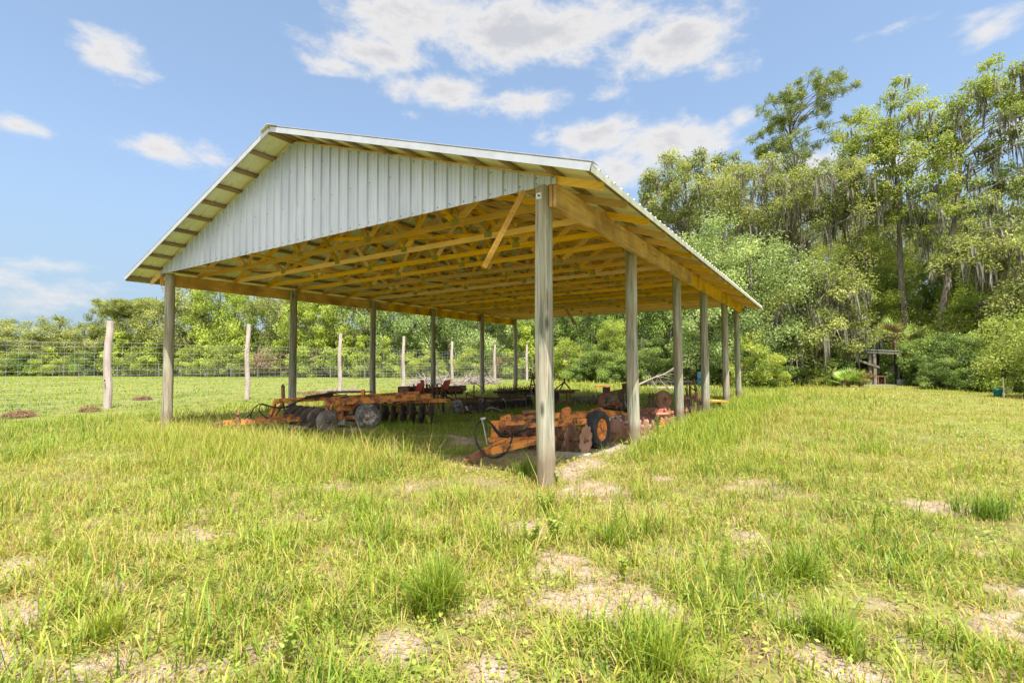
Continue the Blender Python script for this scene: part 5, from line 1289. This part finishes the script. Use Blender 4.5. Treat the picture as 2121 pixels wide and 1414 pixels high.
for kind, px, dep, yt, w, lb in [
    ('green_bush', 15, 69, 722, 90, 'green shrub at the left picture edge below the wire grid'), ('sapling', 100, 68, 712, 60, 'bright sapling in the left half of the wire grid'), ('green_bush', 140, 67, 728, 80, 'green shrub next to the bright sapling behind the wire grid'), ('dark_bush', 60, 69, 722, 110, 'dark shrub behind the wire grid near the left edge'), ('dark_bush', 180, 67, 718, 90, 'dark shrub left of the first weathered post'),
    ('sapling', 255, 64, 680, 90, 'bright sapling right of the first weathered post'), ('green_bush', 290, 63, 705, 90, 'leafy shrub left of the corner post'), ('sapling', 318, 62, 700, 80, 'bright sapling touching the left corner post'), ('myrtle', 395, 60, 712, 90, 'golden green shrub right of the left corner post'), ('sapling', 440, 59, 710, 70, 'bright sapling between corner post and second fence post'),
    ('green_bush', 475, 58, 702, 90, 'green shrub left of the second fence post'), ('sapling', 512, 57, 690, 80, 'bright sapling behind the second fence post'), ('green_bush', 560, 56, 712, 100, 'green shrub left of the second left barn post'), ('green_bush', 625, 55, 718, 90, 'green shrub right of the second left barn post'), ('sapling', 655, 53, 668, 80, 'cone shaped bright sapling left of the third fence post'),
    ('sapling', 715, 52, 672, 80, 'bright sapling right of the third fence post'), ('sapling', 752, 51, 690, 70, 'bright sapling left of the third left barn post'), ('sapling', 795, 50, 694, 60, 'tall bright sapling right of the third left barn post'), ('green_bush', 690, 54, 715, 100, 'green shrub behind the third fence post'), ('green_bush', 775, 51, 722, 90, 'green shrub behind the third left barn post'),
    ('myrtle', 850, 48, 728, 70, 'yellow shrub right of the fourth fence post'), ('myrtle', 885, 47, 722, 70, 'yellow shrub left of the fourth left barn post'), ('myrtle', 915, 46, 745, 30, 'small orange tinged shrub right of the fourth left barn post'), ('myrtle', 968, 45, 716, 70, 'yellow green shrub left of the fifth left barn post'), ('dark_bush', 1010, 46, 722, 80, 'dark shrub right of the fifth left barn post'),
    ('sapling', 1085, 43, 672, 90, 'bright sapling left of the nearest corner post'), ('green_bush', 1040, 44, 740, 60, 'low green shrub left of the last left barn post'), ('myrtle', 1170, 39, 700, 90, 'light yellow green shrub right of the nearest corner post'), ('myrtle', 1205, 38, 715, 60, 'yellow green shrub next to the light one right of the corner post')]:
    plant(kind, px, dep, yt, w, lb, GS)
for px, dep, yt, w, lb in [(568, 55, 714, 110, 'dead brown vines draped left of the second left barn post'), (650, 54, 718, 110, 'dead brown vines draped right of the second left barn post'), (1045, 44, 728, 80, 'dead brown vines left of the last left barn post'), (1095, 43, 732, 60, 'dead brown vines between last left post and corner post'), (870, 48, 742, 50, 'low dead brown vines near the yellow shrubs')]:
    plant('vines', px, dep, yt, w, lb, 'dead vines along the far wood edge')
for kind, px, dep, yt, w, lb in [
    ('dark_a', 1150, 44, 590, 130, 'dark tree directly behind the nearest corner post'), ('dark_a', 1215, 42, 570, 150, 'dark tree between the first two right barn posts'), ('dark_a', 1280, 40, 540, 150, 'dark tree just left of the second right barn post'), ('silver_a', 1345, 40, 500, 150, 'tree rising behind the barn eave right of the second right post'), ('dark_a', 1390, 38, 560, 150, 'dark tree behind the third right barn post'),
    ('dark_a', 1240, 36, 700, 110, 'low dark tree at the lawn end between the first two right posts'), ('dark_a', 1330, 35, 690, 120, 'low dark tree right of the second right barn post'), ('dark_a', 1440, 35, 640, 130, 'dark tree behind the fourth right barn post'),
    ('bright_b', 1270, 35, 655, 80, 'bright green tree left of the second right barn post'), ('oak_big', 1780, 42, 345, 260, 'mossy oak behind the two tall sweetgums'), ('oak_big', 1860, 40, 420, 240, 'oak behind the trunk of the taller sweetgum'), ('gum_big', 1815, 36, 480, 170, 'light green understory tree left of the grey trunk'), ('gum_big', 1920, 36, 470, 170, 'light green understory tree between the two grey trunks'),
    ('oak_big', 2000, 38, 345, 230, 'oak behind the second grey trunk'), ('gum_big', 2040, 34, 520, 180, 'light green understory tree right of the second grey trunk'), ('dark_a', 1750, 35, 600, 140, 'dark tree above the lean-to hut'), ('bright_b', 1825, 33.6, 590, 120, 'sunlit shrubby tree left of the first grey trunk'), ('bright_a', 1912, 34, 600, 90, 'sunlit shrubby tree between the two grey trunks'), ('bright_b', 1995, 32, 590, 120, 'sunlit shrubby tree right of the second grey trunk'), ('bright_a', 1765, 32.5, 625, 100, 'sunlit shrubby tree right above the lean-to hut'), ('oak_big', 2115, 36, 330, 280, 'broad oak at the right picture edge'), ('gum_big', 2150, 30, 480, 220, 'green tree at the right picture edge'), ('dark_a', 1660, 34, 560, 160, 'dark tree behind the moss curtain'), ('dark_a', 1850, 34, 690, 130, 'dark low tree behind the hut'), ('oak_big', 1560, 44, 385, 250, 'oak behind the silvery bay tree'), ('oak_big', 1490, 46, 370, 220, 'oak left of the one behind the silvery bay tree'), ('oak_big', 1660, 44, 385, 280, 'oak right behind the broad mossy oak'), ('gum_big', 1730, 40, 500, 200, 'green tree filling the wood above the hut'), ('gum_big', 1620, 40, 520, 200, 'green tree filling the wood behind the bay tree'), ('oak_big', 1400, 47, 420, 220, 'oak low behind the eave of the barn')]:
    plant(kind, px, dep, yt, w, lb, GR)
for kind, px, dep, yt, w, lb in [
    ('dark_bush', 1560, 27.5, 740, 120, 'dark bush right of the last right barn post'), ('myrtle', 1560, 26.3, 690, 110, 'yellow green myrtle right of the last right barn post'), ('myrtle', 1600, 26.8, 735, 70, 'smaller yellow green myrtle next to the bigger one'), ('dark_bush', 1630, 28, 730, 130, 'dark bush left of the mossy trunk'), ('dark_bush', 1720, 28.5, 715, 130, 'dark bush between mossy trunk and hut'), ('green_bush', 1690, 27.6, 762, 70, 'low green bush left of the palmetto fan'),
    ('dark_bush', 1800, 31, 690, 130, 'dark bush hidden behind the lean-to hut'), ('dark_bush', 1850, 31.5, 680, 130, 'dark bush rising behind the hut roof'), ('dark_bush', 1890, 28.2, 705, 130, 'dark bush right of the lean-to hut'), ('dark_bush', 1945, 27, 690, 150, 'second dark bush right of the hut'), ('green_bush', 1905, 29.5, 668, 120, 'green bush above the first dark bush right of the hut'), ('dark_bush', 2000, 24.5, 690, 150, 'dark bush left of the teal pot'), ('green_bush', 1985, 30, 640, 150, 'light bush under the second grey trunk'), ('green_bush', 2062, 24.5, 650, 170, 'bright bush above the teal pots'),
    ('dark_bush', 2066, 22.6, 735, 140, 'dark bush right behind the teal pots'), ('green_bush', 2135, 21.5, 640, 190, 'big bright bush at the right picture edge'), ('dark_bush', 2185, 18.2, 730, 120, 'dark low bush at the right picture edge'), ('green_bush', 2180, 18, 640, 190, 'bright bush beyond the right picture edge'), ('dark_bush', 1490, 31, 700, 130, 'dark bush behind the fourth and fifth right posts'), ('dark_bush', 1420, 32, 715, 120, 'dark bush behind the third right post'), ('dark_bush', 1350, 33, 720, 120, 'dark bush above the disc plough'), ('dark_bush', 1270, 34, 728, 110, 'dark bush above the planter frame'), ('dark_bush', 1200, 36, 740, 100, 'dark bush right of the corner post'), ('dark_bush', 1960, 24, 745, 120, 'low dark bush at the lawn edge')]:
    plant(kind, px, dep, yt, w, lb, GB)


# ---- the tall trees of the wood on the right, each its own shape
def hero(name, label, px, dep, ytop, blobs, leaf, seed, base_y=None, **k):
    """blobs in photograph pixels (x, y, half width, half height, weight) around the trunk foot, turned into metres at that depth"""
    b = V3(gbase(px, dep)); cr = []; rs = np.random.RandomState(seed)
    for x, y, hw, hh, w in blobs:
        p = at(x, y, dep)-b; r1 = hw*dep/1009; cr.append((p[0]+FWD[0]*rs.uniform(-.4, .4)*r1, p[1]+FWD[1]*rs.uniform(-.4, .4)*r1, p[2], r1, r1, hh*dep/1009, w))
    return make_tree(name, label, 'tree', 'tall trees of the wood on the right', b, top_h(ytop, dep), cr, leaf, seed, **k)


hero('pine_tree', 'tall pine with open tufted crown against the sky', 1668, 38, 172, [(1690, 215, 70, 40, 1), (1620, 240, 55, 32, 1), (1590, 290, 40, 40, .8), (1730, 255, 35, 40, .7), (1640, 320, 80, 34, .9), (1600, 370, 60, 36, .8), (1690, 350, 60, 30, .6)], 'pine', 41, clumps=110, per=13, csize=.50, lsize=.36, trunk_r=.24, bark='bark_p', pine=True, fork=.62, lean=(-.6, -.3))
hero('sweetgum_tree', 'tall slender sweetgum with grey trunk and moss, right of the pine', 1882, 33, 158, [(1868, 190, 34, 32, .8), (1840, 250, 80, 35, 1), (1910, 255, 50, 40, .8), (1790, 290, 55, 36, .8), (1830, 330, 80, 40, 1), (1770, 380, 40, 50, .5), (1860, 400, 60, 50, .8), (1900, 330, 50, 50, .8), (1780, 330, 50, 40, .7), (1935, 300, 40, 50, .7), (1820, 440, 50, 40, .6)], 'bright', 42, clumps=165, per=95, csize=.55, lsize=.18, trunk_r=.27, fork=.42, lean=(-.5, -.35), moss=240, moss_len=1.5, tint_var=.2)
hero('sweetgum_tree', 'tallest leaning tree with heavy moss hung limbs at the right picture edge', 1945, 31, 122, [(2050, 165, 45, 40, 1), (2100, 170, 50, 40, 1), (2000, 210, 70, 40, 1), (2080, 250, 80, 50, 1), (1960, 230, 40, 30, .6), (2120, 320, 70, 70, 1), (2130, 220, 50, 50, .9), (1980, 320, 60, 50, .9), (1950, 400, 60, 60, .9), (1910, 440, 50, 50, .7), (2050, 380, 70, 60, .8), (1960, 480, 40, 60, .5)], 'bright', 43, clumps=185, per=95, csize=.56, lsize=.175, trunk_r=.27, fork=.42, lean=(2.3, 1.4), moss=560, moss_len=2.2, tint_var=.2)
hero('oak_tree', 'broad mossy oak below the pine with long moss curtain', 1650, 34, 345, [(1650, 400, 150, 50, 1), (1560, 420, 80, 50, .8), (1740, 420, 90, 50, .9), (1650, 460, 130, 40, .8), (1690, 380, 90, 40, .8), (1520, 380, 40, 40, .4)], 'oak', 44, clumps=150, per=170, csize=.8, lsize=.17, trunk_r=.34, moss=620, moss_len=2.6, fork=.45)
hero('oak_tree', 'oak with ragged dark top above the barn eave', 1430, 43, 300, [(1440, 330, 50, 30, .8), (1380, 370, 60, 34, 1), (1480, 370, 50, 40, .8), (1420, 430, 100, 50, 1.2), (1340, 400, 36, 30, .5), (1510, 340, 26, 30, .4)], 'oak', 45, clumps=120, per=140, csize=.78, lsize=.2, trunk_r=.34, moss=300, moss_len=2.2, fork=.45)
hero('bay_tree', 'big silvery bay tree with dense leaves right of the barn', 1560, 29.5, 440, [(1500, 500, 80, 50, 1), (1560, 560, 100, 70, 1.2), (1610, 590, 80, 60, 1), (1480, 580, 60, 60, .8), (1600, 680, 90, 70, 1.2), (1520, 680, 90, 80, 1), (1640, 740, 60, 50, .8), (1470, 700, 60, 70, .7)], 'silver', 46, clumps=150, per=190, csize=.78, lsize=.15, trunk_r=.2, fork=.25, tint_var=.2)
hero('oak_tree', 'dark oak with moss curtain and dark trunk left of the hut', 1690, 28.5, 520, [(1690, 590, 70, 50, 1), (1650, 640, 60, 50, .8), (1740, 640, 60, 60, 1), (1700, 700, 80, 50, 1), (1770, 700, 50, 50, .8), (1660, 730, 50, 40, .6)], 'oak', 47, clumps=88, per=170, csize=.66, lsize=.15, trunk_r=.24, moss=520, moss_len=1.9, fork=.3)
hero('oak_tree', 'green oak with hanging moss in front of the right picture edge', 2080, 28, 440, [(2060, 500, 80, 50, 1), (2110, 560, 80, 60, 1), (2020, 540, 50, 50, .7), (2090, 620, 90, 50, .8)], 'oak', 48, clumps=84, per=160, csize=.7, lsize=.155, trunk_r=.24, moss=360, moss_len=1.7, fork=.35)
hero('oak_tree', 'small pale trunked oak behind the second grey trunk', 2060, 38, 470, [(2070, 520, 50, 30, 1), (2010, 500, 50, 30, .6)], 'oak', 49, clumps=26, per=110, csize=.8, lsize=.2, trunk_r=.26, lean=(1.5, 0.8), moss=120)


def palmetto(px, dep, ytop, n, label, seed, dead=.15, lm=.75):
    rs = np.random.RandomState(seed); b = V3(gbase(px, dep)); root = empty('palmetto', b, label, 'palmetto', 'palmettos at the wood edge'); H = max(top_h(ytop, dep), .5)
    stem = MB(); VS = {0: [], 1: []}
    for i in range(n):
        a = rs.uniform(0, 6.28); el = rs.uniform(.1, 1.3); d = V3((math.cos(a)*math.cos(el), math.sin(a)*math.cos(el), math.sin(el))); L_ = rs.uniform(.4, .75)*lm
        s = V3((0, 0, max(.1, H-1.1*lm))); e = s+d*L_; stem.tube([s, e], [.016, .008], 4, cap=False); dd = rs.rand() < dead
        up = unit(V3((0, 0, 1))-d*d[2]); side = np.cross(d, up)
        for j in range(20):
            t = (j/19-.5)*3.6; q = unit(d*math.cos(t)*.9+side*math.sin(t)+up*(.18-.25*abs(t)*.4)); ln = lm*.62*(1-.12*abs(t)); w = .022*lm
            pv = np.cross(q, up); pv = unit(pv)*w; m = e+q*ln*.5
            VS[int(dd)].append([e, m+pv, e+q*ln-V3((0, 0, .06*lm)), m-pv])
    stem.tube([(0, 0, -.1), (0, 0, max(.12, H-1.1*lm))], [.13, .11], 8); stem.build('stem', M['bark_p'], root, local=True)
    for k, nm, mt in ((0, 'fronds', 'palm'), (1, 'dead_fronds', 'brown')):
        if VS[k]:
            v = np.array(VS[k]).reshape(-1, 3); np_mesh(nm, v, np.full(len(VS[k]), 4), np.arange(len(v)), LEAF[mt], {'tint': np.repeat(rs.uniform(0, 1, len(VS[k])), 4)}, root)


palmetto(1755, 26.5, 770, 26, 'bright low palmetto fan on the lawn edge left of the hut', 1, .1, 1.0)
palmetto(1782, 26.2, 775, 20, 'second low palmetto fan touching the hut corner', 2, .35, .9)
palmetto(1855, 30, 662, 22, 'tall palmetto with dead hanging fronds left of the first grey trunk', 3, .3, 1.3)
palmetto(1900, 29, 716, 22, 'palmetto with tan dead fronds right of the first grey trunk', 4, .5, 1.2)
palmetto(2030, 30, 600, 24, 'palmetto above the light bush near the second grey trunk', 5, .1, 1.3)
pots()


# ---- depth of the wood behind the trees one can tell apart
def far_wood():
    rs = np.random.RandomState(5); P = []; L_ = [(-140, 14), (-98, 22), (-60, 32), (-40, 36), (-22, 40), (-10, 40), (0, 40), (8, 40), (16, 34), (17, 24), (16, 16)]
    for (x0, y0), (x1, y1) in zip(L_[:-1], L_[1:]):
        ln = math.hypot(x1-x0, y1-y0); n = int(ln*520); t = rs.uniform(0, 1, n); nx, ny = -(y1-y0)/ln, (x1-x0)/ln; o = rs.uniform(0, 6, n)
        x = x0+(x1-x0)*t+nx*o; y = y0+(y1-y0)*t+ny*o; top = 4.2+3.5*fbm(x*.3, y*.3, 44, 3)+np.where(x > -20, 2.5, 0); z = rs.uniform(0, 1, n)**.8*top; P.append(np.stack([x, y, z], -1))
    P = np.concatenate(P); o = leafquads('dense_woods', P, rs, .55, LEAF['dark'], None, None, np.clip(fbm(P[:, 0]*.5, P[:, 2]*.5+P[:, 1]*.3, 50, 3), 0, 1)); o['kind'] = 'stuff'


far_wood()
